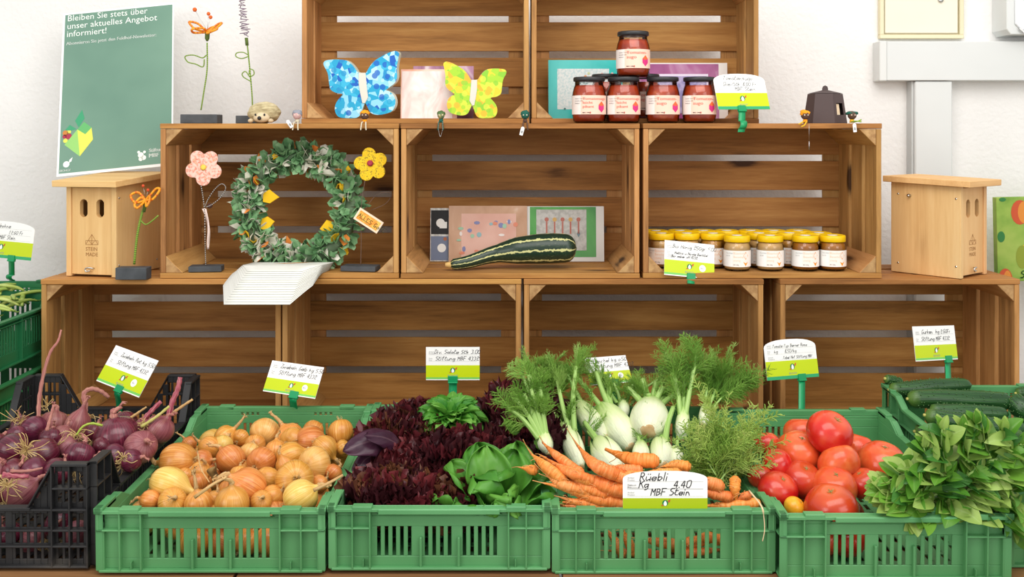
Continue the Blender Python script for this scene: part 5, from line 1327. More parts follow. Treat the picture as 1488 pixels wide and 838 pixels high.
def tomato(m_, lobes, seed):
    r = thing('tomato', 'tomato', 'tomato', (0, 0, 0), None, 'tomatoes in the green crate'); rr = random.Random(seed); ph = rr.uniform(0, 6)
    prof = []
    for k in range(21):
        u = k/20; r_ = math.sin(PI*u)**.9; z = -math.cos(PI*u)*.84
        if u > .8: q = (u-.8)/.2; z -= .11*q*q
        if u < .12: z += .03*(1-u/.12)
        prof.append((r_, z))
    mb = MB(); mb.lathe(prof, 36, disp=lambda c, s_, r_, z: (r_*(1+lobes*math.sin(5*math.atan2(s_, c)+ph)*(max(0, z)+.15)+.02*math.sin(2*math.atan2(s_, c)+ph)), z+.02*c)); mb.build('fruit', m_, r)
    mb = MB()
    for k in range(5):
        a = 2*PI*k/5+ph; d = V((math.cos(a), math.sin(a), 0)); sd = V((-d.y, d.x, 0))
        mb.add([V((0, 0, .742))-sd*.03, V((0, 0, .742))+sd*.03, d*.10+V((0, 0, .752))+sd*.025, d*.19+V((0, 0, .785)), d*.10+V((0, 0, .752))-sd*.025], [(0, 1, 2, 3, 4)], 0, None, False)
    mb.lathe([(0, .74), (.05, .74), (.04, .78), (0, .78)], 8); mb.build('stem_scar', noisy('scar', [(.3, '7a6a38'), (.7, 'a89a5c')], scale=20, rough=.8), r)
    return r
tp = {'red': tomato(M_tom, .012, 1), 'org': tomato(M_tomo, .018, 2), 'yel': tomato(M_toml, .015, 3), 'big': tomato(M_tom, .03, 4)}
used = set()
TM = [(1205.6,628.5,32.5,.925,'red',(.3,-.45,.9),'glossy deep red tomato perched on top of the heap'), (1163,628,23,.885,'org',(0,.3,.9),'orange tomato behind the top one, against the crate back'), (1161,657,31,.880,'org',(.1,-.3,.9),'large orange-red tomato just below the topmost, on the fennel side'),
 (1246,653,25,.875,'org',(.2,.2,.8),'tomato behind and beside the topmost one, towards the cucumbers'), (1219,675,29.5,.875,'org',(-.2,.5,.2),'smooth orange tomato right under the topmost one'), (1281.7,673,33,.868,'org',(.1,-.2,1),'biggest orange ribbed tomato next to the basil'),
 (1165,696.5,27.5,.848,'red',(.2,-.4,.8),'round red tomato below the large orange-red one'), (1212.7,708,31,.845,'org',(0,-.4,.9),'orange-red tomato in the middle, just behind the front one'), (1255,702,22.5,.850,'red',(-.4,-.2,.8),'small red tomato between the ribbed one and the basil'),
 (1208,738,36,.832,'big',(-.1,-.3,.95),'wide red tomato at the front rim of the crate'), (1129,673,21,.872,'red',(-.3,-.3,.8),'red tomato half under the carrot greens'), (1113,645,19,.885,'red',(0,.2,1),'tomato at the back beside the carrot greens'), (1130.6,712,27.5,.840,'red',(.2,-.4,.9),'red tomato in the front corner near the carrots'),
 (1155,737,15.5,.825,'yel',(.5,-.2,.5),'small yellow-orange tomato in the front corner'), (1106,692,19,.85,'red',(0,0,1),'tomato mostly hidden at the crate side by the carrot greens'), (1299,697,15,.85,'red',(0,0,1),'small red tomato peeking out of the basil')]
for (px, py, rp, z, k, dr, lb) in TM:
    p = onc(px, py, z, -.745); s = rp/ppm(p.y)*1.06; q = adir(dr, U(0, 6))
    if k not in used: o = tp[k]; used.add(k); o.location = p; setrot(o, q); o['label'] = lb
    else: o = dup(tp[k], p, q, lb)
    o.scale = (s,)*3
for i, (px, z) in enumerate(((1160, .775), (1196, .778), (1232, .776), (1190, .776), (1230, .776), (1160, .776))):
    p = V((cx(px, -.74 if i < 3 else -.62), -.735 if i < 3 else -.62, z)); dup(tp['red' if i != 1 else 'big'], p, adir((U(-.5, .5), -.3, 1)), 'red tomato in the bottom layer seen through the front slots, %s from the left' % ORD[i] if i < 3 else 'red tomato deep in the bottom layer of the heap', scale=.033, group='tomatoes in the green crate' if i < 3 else 'tomatoes deep in the bottom layer')

# --- carrots
M_car = NT('carrot_skin'); t = M_car; f = t.noise(t.coords('tc', (.35, .35, 22)), 1.6, 3); f2 = t.noise(t.coords('obj', (1, 1, 1)), 22, 3)
col = t.ramp(t.math('ADD', t.math('MULTIPLY', f, .6), t.math('MULTIPLY', f2, .4)), [(.33, 'd06c22'), (.5, 'ec8c42'), (.68, 'f5ac6c')]); col = t.hsv(col, .02, .09); t.bsdf(col, .42, spec=.4, sss=.1, bump=f, bs=.5, bd=.003); M_car = t.m
M_crown = plain('carrot_crown', '6f7a35', .8)
def carrot(P, w, z, lb, tail=None, crown=True, name='carrot', dY=0, zs=None, Yfix=None):
    """P: from the thin tail end to the crown, in photo pixels"""
    W_ = [(onc(x, y, z, -.748+w*.0003) if Yfix is None else pt(x, y, Yfix)) for i, (x, y) in enumerate(P)]
    o_ = W_[len(W_)//2].copy(); Q = spline([p-o_ for p in W_], 8); n = len(Q); s = w/2/ppm(o_.y)*1.08
    r = thing(name, lb, 'carrot', o_, None, 'carrots heaped in the green crate'); rr = random.Random(int(P[0][0]*7+P[0][1]))
    rad = []
    for i in range(n):
        u = i/(n-1); a = s*(.22+.78*sm(0, .62, u))*(1 if u < .93 else 1-.25*((u-.93)/.07)**2); rad.append(a*(1+.05*math.sin(u*34+w)+.05*rr.uniform(-1, 1)))
    mb = MB(); mb.tube(Q, rad, 14, disp=lambda c, s_, v: .07*noise.noise(V((c*1.2, s_*1.2, v*9+w)))); 
    d = (Q[-1]-Q[-2]).normalized(); mb.tube([Q[-1], Q[-1]+d*rad[-1]*.35, Q[-1]+d*rad[-1]*.5], [rad[-1]*.99, rad[-1]*.75, rad[-1]*.3], 14); mb.build('root', M_car, r)
    if crown: mb = MB(); mb.tube([Q[-1]+d*rad[-1]*.4, Q[-1]+d*(rad[-1]*.5+.003)], [rad[-1]*.35, rad[-1]*.28], 8); mb.build('crown', M_crown, r)
    d = (Q[0]-Q[1]).normalized(); mb = MB(); L = .022
    T = [Q[0]-d*.004, Q[0]+d*L*.4, Q[0]+d*L+V((0, 0, rr.uniform(-.005, .008)))] if tail is None else [Q[0]-d*.004] + [(pt(x, y, W_[0].y-.01*(i+1))-o_) for i, (x, y) in enumerate(tail)]
    T = spline(T, 5); mb.tube(T, [lerp(rad[0], .0007, sm(0, .5, i/(len(T)-1))) for i in range(len(T))], 6)
    for k in range(3):   # side rootlets
        i = rr.randrange(3, n-4); p = Q[i]+V((0, -rad[i]*.6, rad[i]*.7)); e = V((rr.uniform(-.02, .02), -.006, rr.uniform(-.004, .010)))
        mb.tube(spline([p, p+e*.5+V((0, 0, .003)), p+e], 3), .0005, 4)
    mb.build('rootlets', plain('rootlet', 'd99a5c', .7), r)['kind'] = 'stuff'; return r
c3 = lambda *P: [(760+x/3.845, 620+y/3.845) for x, y in P]
CA = [(c3((110,88),(200,170),(330,262)),13,.912,'slim carrot at the top of the heap below the fennel stalks',c3((92,50))), (c3((45,150),(120,215),(235,305)),15,.905,'carrot with a thin curved tail at the lettuce side',c3((20,110),(0,70))), (c3((100,160),(250,250),(400,300)),13,.902,'carrot running beside the long-tailed one',None),
 (c3((305,105),(400,210),(560,285)),18,.915,'bold carrot lying uppermost with a hair-thin tail',c3((270,50),(245,8))), (c3((462,125),(600,178),(748,192)),19,.912,'knobbly carrot with a dark crown resting on a fennel bulb',c3((520,170),(480,200))), (c3((285,240),(420,310),(575,372)),19,.896,'thick carrot running under the price sign',None),
 (c3((115,250),(210,315),(340,352)),15,.893,'carrot low at the lettuce side',None), (c3((235,350),(390,398),(570,432)),19,.880,'thick carrot at the front under the sign',None), (c3((120,315),(250,345),(430,405)),12,.888,'thin carrot with side roots in the front layer',None),
 (c3((208,440),(330,445),(470,458)),12,.868,'thin pale carrot against the front rim',None), (c3((470,222),(560,235),(660,240)),13,.900,'short carrot behind the top edge of the sign',None), (c3((780,222),(850,212),(930,222)),14,.900,'carrot end showing just above the sign',None),
 (c3((940,290),(1040,312),(1112,335)),17,.892,'rounded carrot end beside the sign on the tomato side',None), (c3((960,350),(1060,372),(1165,395)),15,.885,'carrot behind the standing one, beside the sign',None), (c3((1192,420),(1184,350),(1186,285)),15,.885,'carrot standing on end by the greens',None),
 (c3((1010,440),(1150,440),(1318,426)),15,.875,'carrot lying along the front rim past the sign',None), (c3((1200,405),(1232,388),(1268,380)),11,.880,'small stubby carrot in the crate corner',None), (c3((-10,228),(40,238),(75,245)),13,.89,'carrot end peeking out beside the green lettuce',None),
 (c3((355,330),(450,352),(590,380)),14,.886,'carrot squeezed between two thick ones',None), (c3((160,195),(270,255),(380,310)),15,.898,'carrot in the middle of the slope',None), (c3((215,395),(320,425),(460,440)),13,.872,'thin carrot in the lowest visible layer',None), (c3((500,262),(600,270),(720,290)),15,.892,'carrot hidden behind the sign',None),
 (c3((240,280),(330,330),(470,385)),14,.884,'carrot with a smooth skin in the lower layer',None), (c3((560,300),(700,330),(900,340)),17,.882,'carrot lying behind the sign',None), (c3((600,400),(800,410),(1000,420)),17,.865,'carrot low behind the sign',None), (c3((400,300),(500,330),(600,345)),13,.892,'carrot beside the bold uppermost one',None)]
CA += [(c3((205,420),(330,425),(450,440)),12,.87,'thin carrot along the front rim by the lettuce crate',None), (c3((200,455),(300,462),(420,462)),12,.86,'lowest carrot along the front rim by the lettuce crate',None), (c3((330,390),(440,415),(575,450)),15,.87,'carrot right against the side of the sign',None), (c3((150,285),(260,330),(390,372)),12,.885,'slender carrot crossing the lower slope',None), (c3((640,262),(760,262),(880,262)),15,.895,'carrot across the gap behind the sign',None), (c3((420,215),(500,262),(600,300)),15,.897,'carrot under the bold uppermost one',None)]
for P, w, z, lb, tl in CA: carrot(P, w, z, lb, tl, crown=(w > 12 or 'stub' in lb))
# the long root tail hanging over the rim
for i, (P, w) in enumerate((([(878, 765), (895, 788), (905, 808)], 13), ([(898, 762), (912, 785), (922, 806)], 13), ([(925, 782), (960, 788), (992, 792)], 15), ([(1060, 775), (1020, 785), (975, 796)], 16), ([(1000, 792), (1025, 780), (1052, 786)], 14), ([(885, 800), (930, 802), (960, 808)], 13), ([(1052, 798), (1020, 801), (985, 806)], 13))):
    carrot(P, w, .78, 'carrot in the lower layer seen through the front slots, %s counted from the lettuce side' % ORD[i], Yfix=-.745+.012*(i % 2))
w0 = pt(1101, 728, -.79); mb = MB(); mb.tube(spline([V((-.004, .045, .002)), V((.002, -.016, -.002)), pt(1110, 752, -.81)-w0, pt(1111, 770, -.81)-w0, pt(1108, 786, -.81)-w0], 6), [.0016]*10+[.0009]*15, 5)
o = mb.build('root_tail', plain('rootlet_pale', 'dcc49a', .7), [x for x in COL.objects if x.get('label') == 'carrot lying along the front rim past the sign'][0]); o.location = w0-o.parent.location
# ---------------------------------------------------------------- leaves, fennel, lettuce, basil, cucumbers, beans
def leafmat(nm, base, edge, vein, transl=.25, rough=.4, dv=.1, scale=14, tipc=None, vs_=.2):
    if nm in MATS: return MATS[nm]
    t = NT(nm); at = t.n('ShaderNodeAttribute', attribute_name='tc'); s = t.n('ShaderNodeSeparateXYZ'); t.l(at.outputs['Vector'], s.inputs[0])
    f = t.noise(t.coords('obj', (1, 1, 1)), scale, 3); col = t.mix(t.ramp(f, [(.35, '000000'), (.65, 'ffffff')]), base, edge)
    au = t.math('ABSOLUTE', s.outputs[0])
    if tipc: col = t.mix(t.ramp(s.outputs[1], [(.25, '000000'), (.8, 'ffffff')]), tipc, col)
    w = t.math('SINE', t.math('MULTIPLY', t.math('SUBTRACT', s.outputs[1], t.math('MULTIPLY', au, .35)), 42.0))
    v = t.math('MAXIMUM', t.ramp(au, [(.03, 'ffffff'), (.10, '000000')]), t.math('MULTIPLY', t.ramp(w, [(.86, '000000'), (.99, '777777')]), 1.0))
    col = t.mix(t.math('MULTIPLY', v, vs_), col, vein)
    b = t.bsdf(col, rough, spec=.4, transl=transl, bump=w, bs=.05, bd=.002); MATS[nm] = t.m; return t.m
# hair-fine fronds
def frond(mb, rr, base, d, L, hair, dens=1.0, thin=.00055, curl=.35, sub=True, mi=0):
    """one feathery frond: rachis with side sprays of fine threads"""
    d = V(d).normalized(); P = [V(base)]; n = 9; cur = d.copy(); bend = V((rr.uniform(-1, 1), rr.uniform(-1, 1), rr.uniform(-.9, .1)))*curl
    for i in range(n): cur = (cur + bend/n).normalized(); P.append(P[-1] + cur*L/n)
    mb.tube(P, [lerp(.0013, .0004, i/n) for i in range(n+1)], 4, mi, cap=False)
    for i in range(1, n+1):
        T = (P[i]-P[i-1]).normalized(); sd = T.cross(V((rr.uniform(-.3, .3), -1, rr.uniform(-.3, .3)))).normalized(); u = i/n
        for s in (-1, 1):
            for q in range(max(1, int(round(2*dens)))):
                l = hair*(1.15-.75*u)*rr.uniform(.7, 1.2); dd = (T*rr.uniform(.5, 1.0)+sd*s*rr.uniform(.6, 1.0)+V((0, rr.uniform(-.5, .5), rr.uniform(-.2, .4)))).normalized()
                b = P[i]-T*L/n*rr.random(); e = b+dd*l
                mb.tube([b, b+dd*l*.5+V((0, 0, .001)), e], [thin*1.1, thin, thin*.5], 3, mi, cap=False)
                if sub:
                    for k in range(4):
                        b2 = b+dd*l*(.25+.2*k); d2 = (dd+V((rr.uniform(-1, 1), rr.uniform(-1, 1), rr.uniform(-.7, 1)))*.8).normalized()
                        mb.tube([b2, b2+d2*l*.45*rr.uniform(.5, 1)], [thin*.9, thin*.4], 3, mi, cap=False)
M_fr = noisy('fennel_frond', [(.3, '74aa3c'), (.5, '9cca58'), (.7, 'c0de80')], scale=12, rough=.6, transl=.4, rnd=False)
M_stalk = noisy('fennel_stalk', [(.3, '7aa84c'), (.5, '9cc068'), (.7, 'b8d08a')], mode='tc', vs=(3, 3, .6), scale=2, rough=.4, spec=.4)
def fen_mat():
    t = NT('fennel_bulb'); at = t.n('ShaderNodeAttribute', attribute_name='tc'); s = t.n('ShaderNodeSeparateXYZ'); t.l(at.outputs['Vector'], s.inputs[0])
    f = t.noise(t.coords('tc', (6, 6, .6)), 2, 3); z = t.math('ADD', s.outputs[2], t.math('MULTIPLY', t.math('SUBTRACT', f, .5), .25))
    col = t.ramp(z, [(.0, 'c8b48c'), (.06, 'e6e6c8'), (.40, 'e9eecb'), (.66, 'd0dfa0'), (.95, '96bb5c')]); t.bsdf(col, .35, spec=.4, sss=.1, bump=f, bs=.4, bd=.003); return t.m
M_fb = fen_mat(); M_cut = noisy('cut_root', [(.3, 'b08a58'), (.7, 'd8bf94')], scale=60, rough=.8)
def fennel(label, base, top, wpx, Y, stalks, fr=3, dY=.0, seed=1, hair=.030, FL=.10):
    """base/top: photo pixels of root cut and shoulder; stalks: list of pixel ends (dY)"""
    B = pt(base[0], base[1], Y); T = pt(top[0], top[1], Y+dY); ax = T-B; L = ax.length; R0 = wpx/2/ppm(Y); rr = random.Random(seed)
    q = adir(ax, rr.uniform(0, 6)); r = thing('fennel_bulb', label, 'fennel', B, q, 'fennel bulbs in the green crate'); qi = q.inverted()
    prof = [(0, 0), (R0*.40, 0), (R0*.46, .004), (R0*.68, L*.10), (R0*.92, L*.28), (R0, L*.45), (R0*.95, L*.62), (R0*.78, L*.82), (R0*.55, L*.98), (R0*.3, L*1.06), (0, L*1.08)]
    mb = MB(); mb.lathe(prof, 30, disp=lambda c, s_, r_, z: (r_*(1+.13*c)*(1+.035*math.sin(7*math.atan2(s_, c))*min(1, z/L*1.4)+.02*math.sin(3*math.atan2(s_, c))), z))
    # overlapping outer sheaths
    for k in range(3):
        a0 = rr.uniform(0, 6.3)
        def sh(u, v, a0=a0):
            a = a0+(u-.5)*2.6*(1-.45*v); z = L*(.05+.95*v); rr_ = R0*ramp([.50, .80, .99, 1.04, 1.02, .93, .80, .66], v)*1.035*(1+.13*math.cos(a)); return V((math.cos(a)*rr_, math.sin(a)*rr_, z))
        mb.grid(sh, 10, 12, 0, tcf=lambda u, v: (u, v*.5, .05+v*.9))
    mb.build('bulb', M_fb, r)
    mb = MB(); mb.lathe([(0, -.002), (R0*.36, -.002), (R0*.42, .002), (R0*.3, .004), (0, .004)], 14, disp=lambda c, s_, r_, z: (r_*(1+.1*math.sin(4*math.atan2(s_, c))), z)); mb.build('root_cut', M_cut, r)
    frm = MB()
    for (x, y, sy, w) in stalks:
        e = qi @ (pt(x, y, Y+dY+sy)-B); st = V((e.x*.25, e.y*.25, L*.80)); m_ = st*.5+e*.5+V((0, 0, (e-st).length*.06)) if False else st*.55+e*.45+V((0, 0, (e-st).length*.10))
        Q = spline([st*.9, st, m_, e], 5); rs = w/2/ppm(Y); mb = MB(); mb.tube(Q, [lerp(rs*1.5, rs*.85, i/(len(Q)-1)) for i in range(len(Q))], 9); mb.build('stalk', M_stalk, r)
        dd = (Q[-1]-Q[-3]).normalized()
        for k in range(fr):
            i = rr.randrange(len(Q)//2, len(Q)); b = Q[i]; frond(frm, rr, b, dd+V((rr.uniform(-.9, .9), rr.uniform(-.9, .9), rr.uniform(-.2, .8))), FL*rr.uniform(.6, 1.15), hair, 1.0)
    if fr: frm.build('fronds', M_fr, r)
    return r
c4 = lambda x, y: (720+x/3.72, 500+y/3.72)
Yf = -.36
def FN(label, b, t_, w, Y, st, **kw): fennel(label, c4(*b), c4(*t_), w/3.72, Y, [(*c4(x, y), sy, ww/3.72) for (x, y, sy, ww) in st], **kw)
FN('rounded fennel bulb with a brown root cut facing forward and a fan of short stalks', (825, 474), (843, 325), 205, Yf-.03, [(712, 235, .02, 34), (795, 190, .03, 36), (828, 265, -.02, 30), (868, 205, .03, 34), (905, 228, .0, 34), (938, 240, .03, 40), (992, 262, .0, 30)], fr=2, dY=.115, seed=3, FL=.06)
FN('long slanting fennel bulb in the middle with a stalk reaching to the upper left', (735, 560), (585, 335), 165, Yf-.02, [(432, 172, .04, 26), (545, 150, .05, 30), (612, 235, .03, 34)], fr=2, dY=.10, seed=4, FL=.06)
FN('smaller slanting fennel bulb left of the long one', (588, 510), (455, 320), 120, Yf, [(430, 270, .03, 22), (380, 150, .05, 20)], fr=3, dY=.09, seed=5, FL=.05)
FN('fennel bulb at the left whose white base runs down to the carrots', (460, 665), (375, 440), 110, Yf-.10, [(405, 330, .03, 30), (436, 120, .06, 26), (335, 200, .06, 24), (300, 350, .05, 26)], fr=4, dY=.10, seed=6, FL=.07)
FN('broad fennel bulb lying low behind the carrots', (660, 680), (560, 520), 160, Yf-.14, [(480, 420, .05, 30), (500, 470, .03, 26)], fr=1, dY=.10, seed=7)
FN('white fennel bulb low below the rounded one', (915, 660), (880, 520), 130, Yf-.12, [(905, 460, .05, 30), (960, 340, .07, 30)], fr=1, dY=.08, seed=8)
FN('small fennel bulb between the broad one and the low white one', (795, 640), (790, 540), 90, Yf-.12, [(770, 500, .03, 20)], fr=1, dY=.06, seed=9)
FN('narrow fennel bulb standing at the carrot greens', (1005, 520), (1020, 350), 78, Yf+.0, [(962, 152, .03, 26), (1018, 200, .04, 26), (1086, 72, .05, 24)], fr=8, dY=.05, seed=10, FL=.085, hair=.034)
FN('fennel bulb half hidden under the carrot greens', (985, 650), (975, 560), 80, Yf-.12, [(985, 500, .04, 20)], fr=1, dY=.06, seed=11)
FN('fennel with a bundle of cut stalks at the lettuce side', (285, 590), (262, 470), 80, Yf-.20, [(62, 335, .0, 24), (110, 296, .01, 24), (150, 265, .02, 30), (192, 242, .02, 24), (242, 232, .03, 26), (182, 168, .05, 28), (150, 172, .06, 18)], fr=3, dY=.02, seed=12, FL=.06)
FN('fennel at the back of the crate with tall feathery tops', (250, 470), (270, 330), 70, Yf+.06, [(290, 150, .05, 16), (205, 110, .06, 12), (435, 105, .05, 14), (330, 200, .03, 20)], fr=11, dY=.05, seed=13, FL=.060, hair=.032)
FN('fennel at the back between the price sign and the carrot greens', (1120, 440), (1130, 330), 60, Yf+.04, [(1150, 160, .04, 16), (1230, 180, .04, 14), (1200, 260, .04, 14), (1300, 230, .03, 10)], fr=12, dY=.05, seed=14, FL=.085, hair=.034)
FN('fennel behind the round one with fronds around the price sign', (690, 400), (690, 300), 60, Yf+.08, [(640, 210, .02, 18), (540, 190, .03, 18), (760, 190, .03, 16), (880, 190, .03, 14)], fr=3, dY=.04, seed=15, FL=.05)

# carrot greens bunch
M_cg = noisy('carrot_greens', [(.3, '98c250'), (.5, 'bcd86c'), (.7, 'dce890')], scale=16, rough=.6, transl=.4, rnd=False)
rr = random.Random(77); o_ = pt(1050, 700, -.62)
t = thing('carrot_greens', 'big bushy bunch of feathery carrot greens spilling beside the tomatoes', 'carrot greens', o_)
for k in range(4):
    mb = MB()
    for i in range(22):
        ex, ey = rr.choice([(1050, 575), (1105, 600), (1115, 650), (1000, 650), (990, 640), (1005, 680), (1020, 690), (1110, 690), (1060, 610), (1090, 640), (1010, 625), (1035, 590), (1120, 625), (1000, 665), (1075, 700), (1060, 660), (1100, 660)])
        ex += rr.uniform(-20, 16); ey += rr.uniform(-22, 22); Yb_ = -.62+rr.uniform(-.04, .10)
        b = pt(rr.uniform(1025, 1075), rr.uniform(650, 705), Yb_)-o_; e = pt(ex, ey, Yb_+rr.uniform(-.06, .05))-o_
        frond(mb, rr, b, e-b+V((0, 0, .03)), max(.05, (e-b).length*1.1), .024, 1.2, .0008, .3)
    mb.build('frond_spray', M_cg, t)
mb = MB()
for (a, b) in (((1045, 700), (1100, 640)), ((1050, 712), (1062, 640)), ((1070, 712), (1078, 660)), ((1040, 690), (1020, 640))):
    mb.tube(spline([pt(*a, -.66)-o_, pt((a[0]+b[0])/2-4, (a[1]+b[1])/2, -.64)-o_, pt(*b, -.62)-o_], 5), .0016, 6)
mb.build('leaf_stalks', M_stalk, t)

# --- lettuces
def leaf_fn(L, W, cup, ruf, nruf, seed, back=.5, wide=.65):
    """leaf growing along +Z from the origin, its inner face towards -X... returns fn(u,v)"""
    rr = random.Random(seed); p1, p2 = rr.uniform(0, 6), rr.uniform(0, 6)
    def fn(u, v):
        v = 1-(1-v)**1.7
        x = (u-.5)*2; w = W*(.30+.70*sm(.05, .62, v))*math.sqrt(max(0, 1-max(0, (v-.58)/.42)**2.2)) + .0005; 
        ed = abs(x)**2.2*sm(.15, .6, v) + sm(.72, 1, v)*.9; ed = min(ed, 1.25)
        wav = ruf*ed*(math.sin(x*nruf*1.0+p1+v*nruf*.9)+.6*math.sin(x*nruf*2.1+p2-v*nruf*1.7))
        yy = cup*(x*x)*w*1.0 + wav
        ang = back*v*v
        zz = L*(math.sin(ang)/max(back, 1e-3)/max(v, 1e-3) if False else 0) 
        s = L*v; zz = s*math.cos(ang*.8); yb = -s*math.sin(ang*.8)
        return V((x*w, yy+yb+wav*.3, zz + wav*.5))
    return fn
def lettuce(name, label, loc, mats, n, L, W, ruf, nruf, cup, spread, res, seed, group=None, tilt=(0, 0), part='leaf_rosette', solid=0):
    r = thing(name, label, 'lettuce', loc, None, group); rr = random.Random(seed)
    nm = len(mats); mbs = MB()
    for i in range(n):
        u = i/(n-1)       # 0 = heart, 1 = outer
        a = i*2.39996; el = lerp(.12, spread, u**.8); ll = L*lerp(.72, 1.0, u)*rr.uniform(.85, 1.12)
        f = leaf_fn(ll, W*lerp(.6, 1, u), cup, ruf, nruf*rr.uniform(.8, 1.2), seed*100+i, back=rr.uniform(.2, .8))
        M = Matrix.Rotation(tilt[0], 4, 'X') @ Matrix.Rotation(tilt[1], 4, 'Y') @ Matrix.Rotation(a, 4, 'Z') @ Matrix.Rotation(el+rr.uniform(-.08, .08), 4, 'X')
        mbs.grid(lambda p, q: M @ (f(p, q)+V((0, -.006, 0))), res[0], res[1], rr.randrange(nm))
    mbs.build(part, mats, r, solid=solid); 
    mb = MB(); mb.lathe([(0, -.012), (.012, -.010), (.014, .004), (.008, .02), (0, .02)], 10); mb.build('stalk_base', plain('lettuce_base', 'd8dcb8', .5), r)
    return r
M_lr = [leafmat('lollo_dark', '3a1a20', '58282c', '6a3a36', .2, .35, tipc='4a4a2a'), leafmat('lollo_red', '562028', '7c3236', '945248', .22, .35, tipc='6a6a38'), leafmat('lollo_brown', '4e2822', '845438', 'a27a52', .22, .4, tipc='7a8444')]
def lollo(label, loc, mats, n, L, W, seed, group, hgt=1.0):
    r = thing('red_lettuce', label, 'lettuce', loc, None, group); rr = random.Random(seed); mb = MB()
    for i in range(n):
        u = i/(n-1); a = i*2.39996+rr.uniform(-.3, .3); el = lerp(.05, 1.30, u**.75)+rr.uniform(-.1, .1); ll = L*lerp(.80, 1.0, u)*rr.uniform(.85, 1.15); ww = W*lerp(.7, 1.05, u)*rr.uniform(.85, 1.2)
        p1, p2, p3 = rr.uniform(0, 6), rr.uniform(0, 6), rr.uniform(0, 6); nf = rr.uniform(19, 29); curl = rr.uniform(.3, .9)
        M = Matrix.Rotation(a, 4, 'Z') @ Matrix.Rotation(el, 4, 'X')
        def fn(p, v):
            x = (p-.5)*2; f = v*v*sm(.25, 1, v)
            am = .0090*f; w1 = math.sin(nf*x+p1); w2 = math.sin(nf*.53*x+p2+v*5); w3 = math.sin(nf*1.9*x+p3)
            ang = x*(.30+.75*v); rad = ll*(v*(1-.10*abs(x)**2)+.03*f*w3)
            y = am*(w1+.7*w2)+.25*ww*x*x - curl*ll*.28*v**3
            q = V((math.sin(ang)*rad*ww/ll*1.6+am*.5*w3, -.004-y, math.cos(ang*.7)*rad*hgt + am*.6*math.cos(nf*x+p1+1)))
            return M @ (q + noise.noise_vector(q*95+V((i*3.1, seed, 0)))*.0105*f)
        mb.grid(fn, 52, 9, rr.randrange(len(mats)), tcf=lambda p, v: (.5+.5*abs(p*2-1), v, 0))
    mb.build('leaf_rosette', mats, r)
    mb = MB(); mb.lathe([(0, -.012), (.012, -.010), (.014, .004), (.008, .02), (0, .02)], 10); mb.build('stalk_base', plain('lettuce_base', 'd8dcb8', .5), r); return r
gl = 'dark red curly lettuces in the green crate'
LL = [('curly dark red lettuce at the front corner beside the onions', -.225, -.665, .838, 1.0), ('curly reddish lettuce at the front, next to the green romaine', -.115, -.675, .832, .95), ('curly red lettuce in the second rank behind the front corner one', -.215, -.53, .840, 1.0), ('curly dark lettuce in the centre of the crate', -.10, -.50, .852, 1.05),
      ('curly lettuce right behind the green romaine', -.005, -.52, .845, .95), ('curly red-brown lettuce near the back, beside the onions', -.235, -.365, .860, 1.0), ('curly lettuce at the back left of the small green lettuce', -.205, -.27, .865, .9), ('tall dark curly lettuce in the back corner by the fennel', .022, -.27, .885, 1.15), ('dark curly lettuce beside the fennel stalks', .025, -.395, .862, 1.0)]
for i, (lb, x, y, z, s) in enumerate(LL):
    mats = [M_lr[0], M_lr[0], M_lr[1]] if i in (3, 7, 8, 4) else ([M_lr[1], M_lr[0], M_lr[2]] if i in (1, 0, 5) else [M_lr[0], M_lr[1]])
    lollo(lb, (x, y, z-.055), mats, 58, .108*s, .038, 30+i, gl)
lg = [leafmat('lettuce_green', '3f8a2c', '6aae42', 'a8cc74', .3, .35), leafmat('lettuce_green_light', '5aa038', '8cc458', 'bcd88c', .3, .35)]
lettuce('green_lettuce', 'small tight bright green lettuce at the back in front of the price sign', V((cx(655, -.33), -.33, .866)), lg, 90, .082, .020, .0014, 4, .75, 1.25, (9, 9), 51, None, tilt=(.35, 0))
lr = [leafmat('romaine_green', '3f8228', '5c9e38', '9cc46c', .28, .36, vs_=.13), leafmat('romaine_green_b', '4c8e30', '70ae44', 'a8cc78', .3, .36, vs_=.13)]
# romaine: broad upright rounded leaves placed one by one
rb = pt(718, 738, -.72); r = thing('romaine_lettuce', 'large smooth bright green romaine lettuce at the front corner of its crate', 'lettuce', rb)
for i, (dx, dy, L, W, az, el, cp) in enumerate(((0, .02, .085, .034, 10, .15, .7), (-.012, .03, .105, .034, 190, -.05, .5), (.022, .03, .10, .040, 160, .18, .5), (-.035, .015, .095, .030, 230, .35, .5), (.045, .02, .085, .036, 130, .55, .5), (-.045, -.01, .070, .032, 260, .9, .5), (-.03, -.025, .055, .030, 300, .7, .6), (.015, -.02, .060, .030, 20, .25, .8),
                                               (.045, -.015, .075, .036, 100, .75, .5), (.06, .0, .080, .030, 95, 1.05, .4), (0, -.03, .045, .024, 0, .5, .8), (.02, -.03, .048, .024, 30, .6, .8), (-.015, -.01, .07, .030, 330, .2, .7), (.03, .05, .11, .034, 170, .3, .4), (-.01, .05, .11, .036, 200, .3, .4))):
    f = leaf_fn(L*1.05, W*1.25, cp, .0060, 6.0, 900+i, back=.45, wide=.5); M = Matrix.Translation((dx, dy, -.012)) @ Matrix.Rotation(math.radians(az), 4, 'Z') @ Matrix.Rotation(el, 4, 'X')
    mb = MB(); mb.grid(lambda p, q: M @ f(p, q), 18, 14); mb.build('leaf', lr[i % 2], r, solid=.0008)
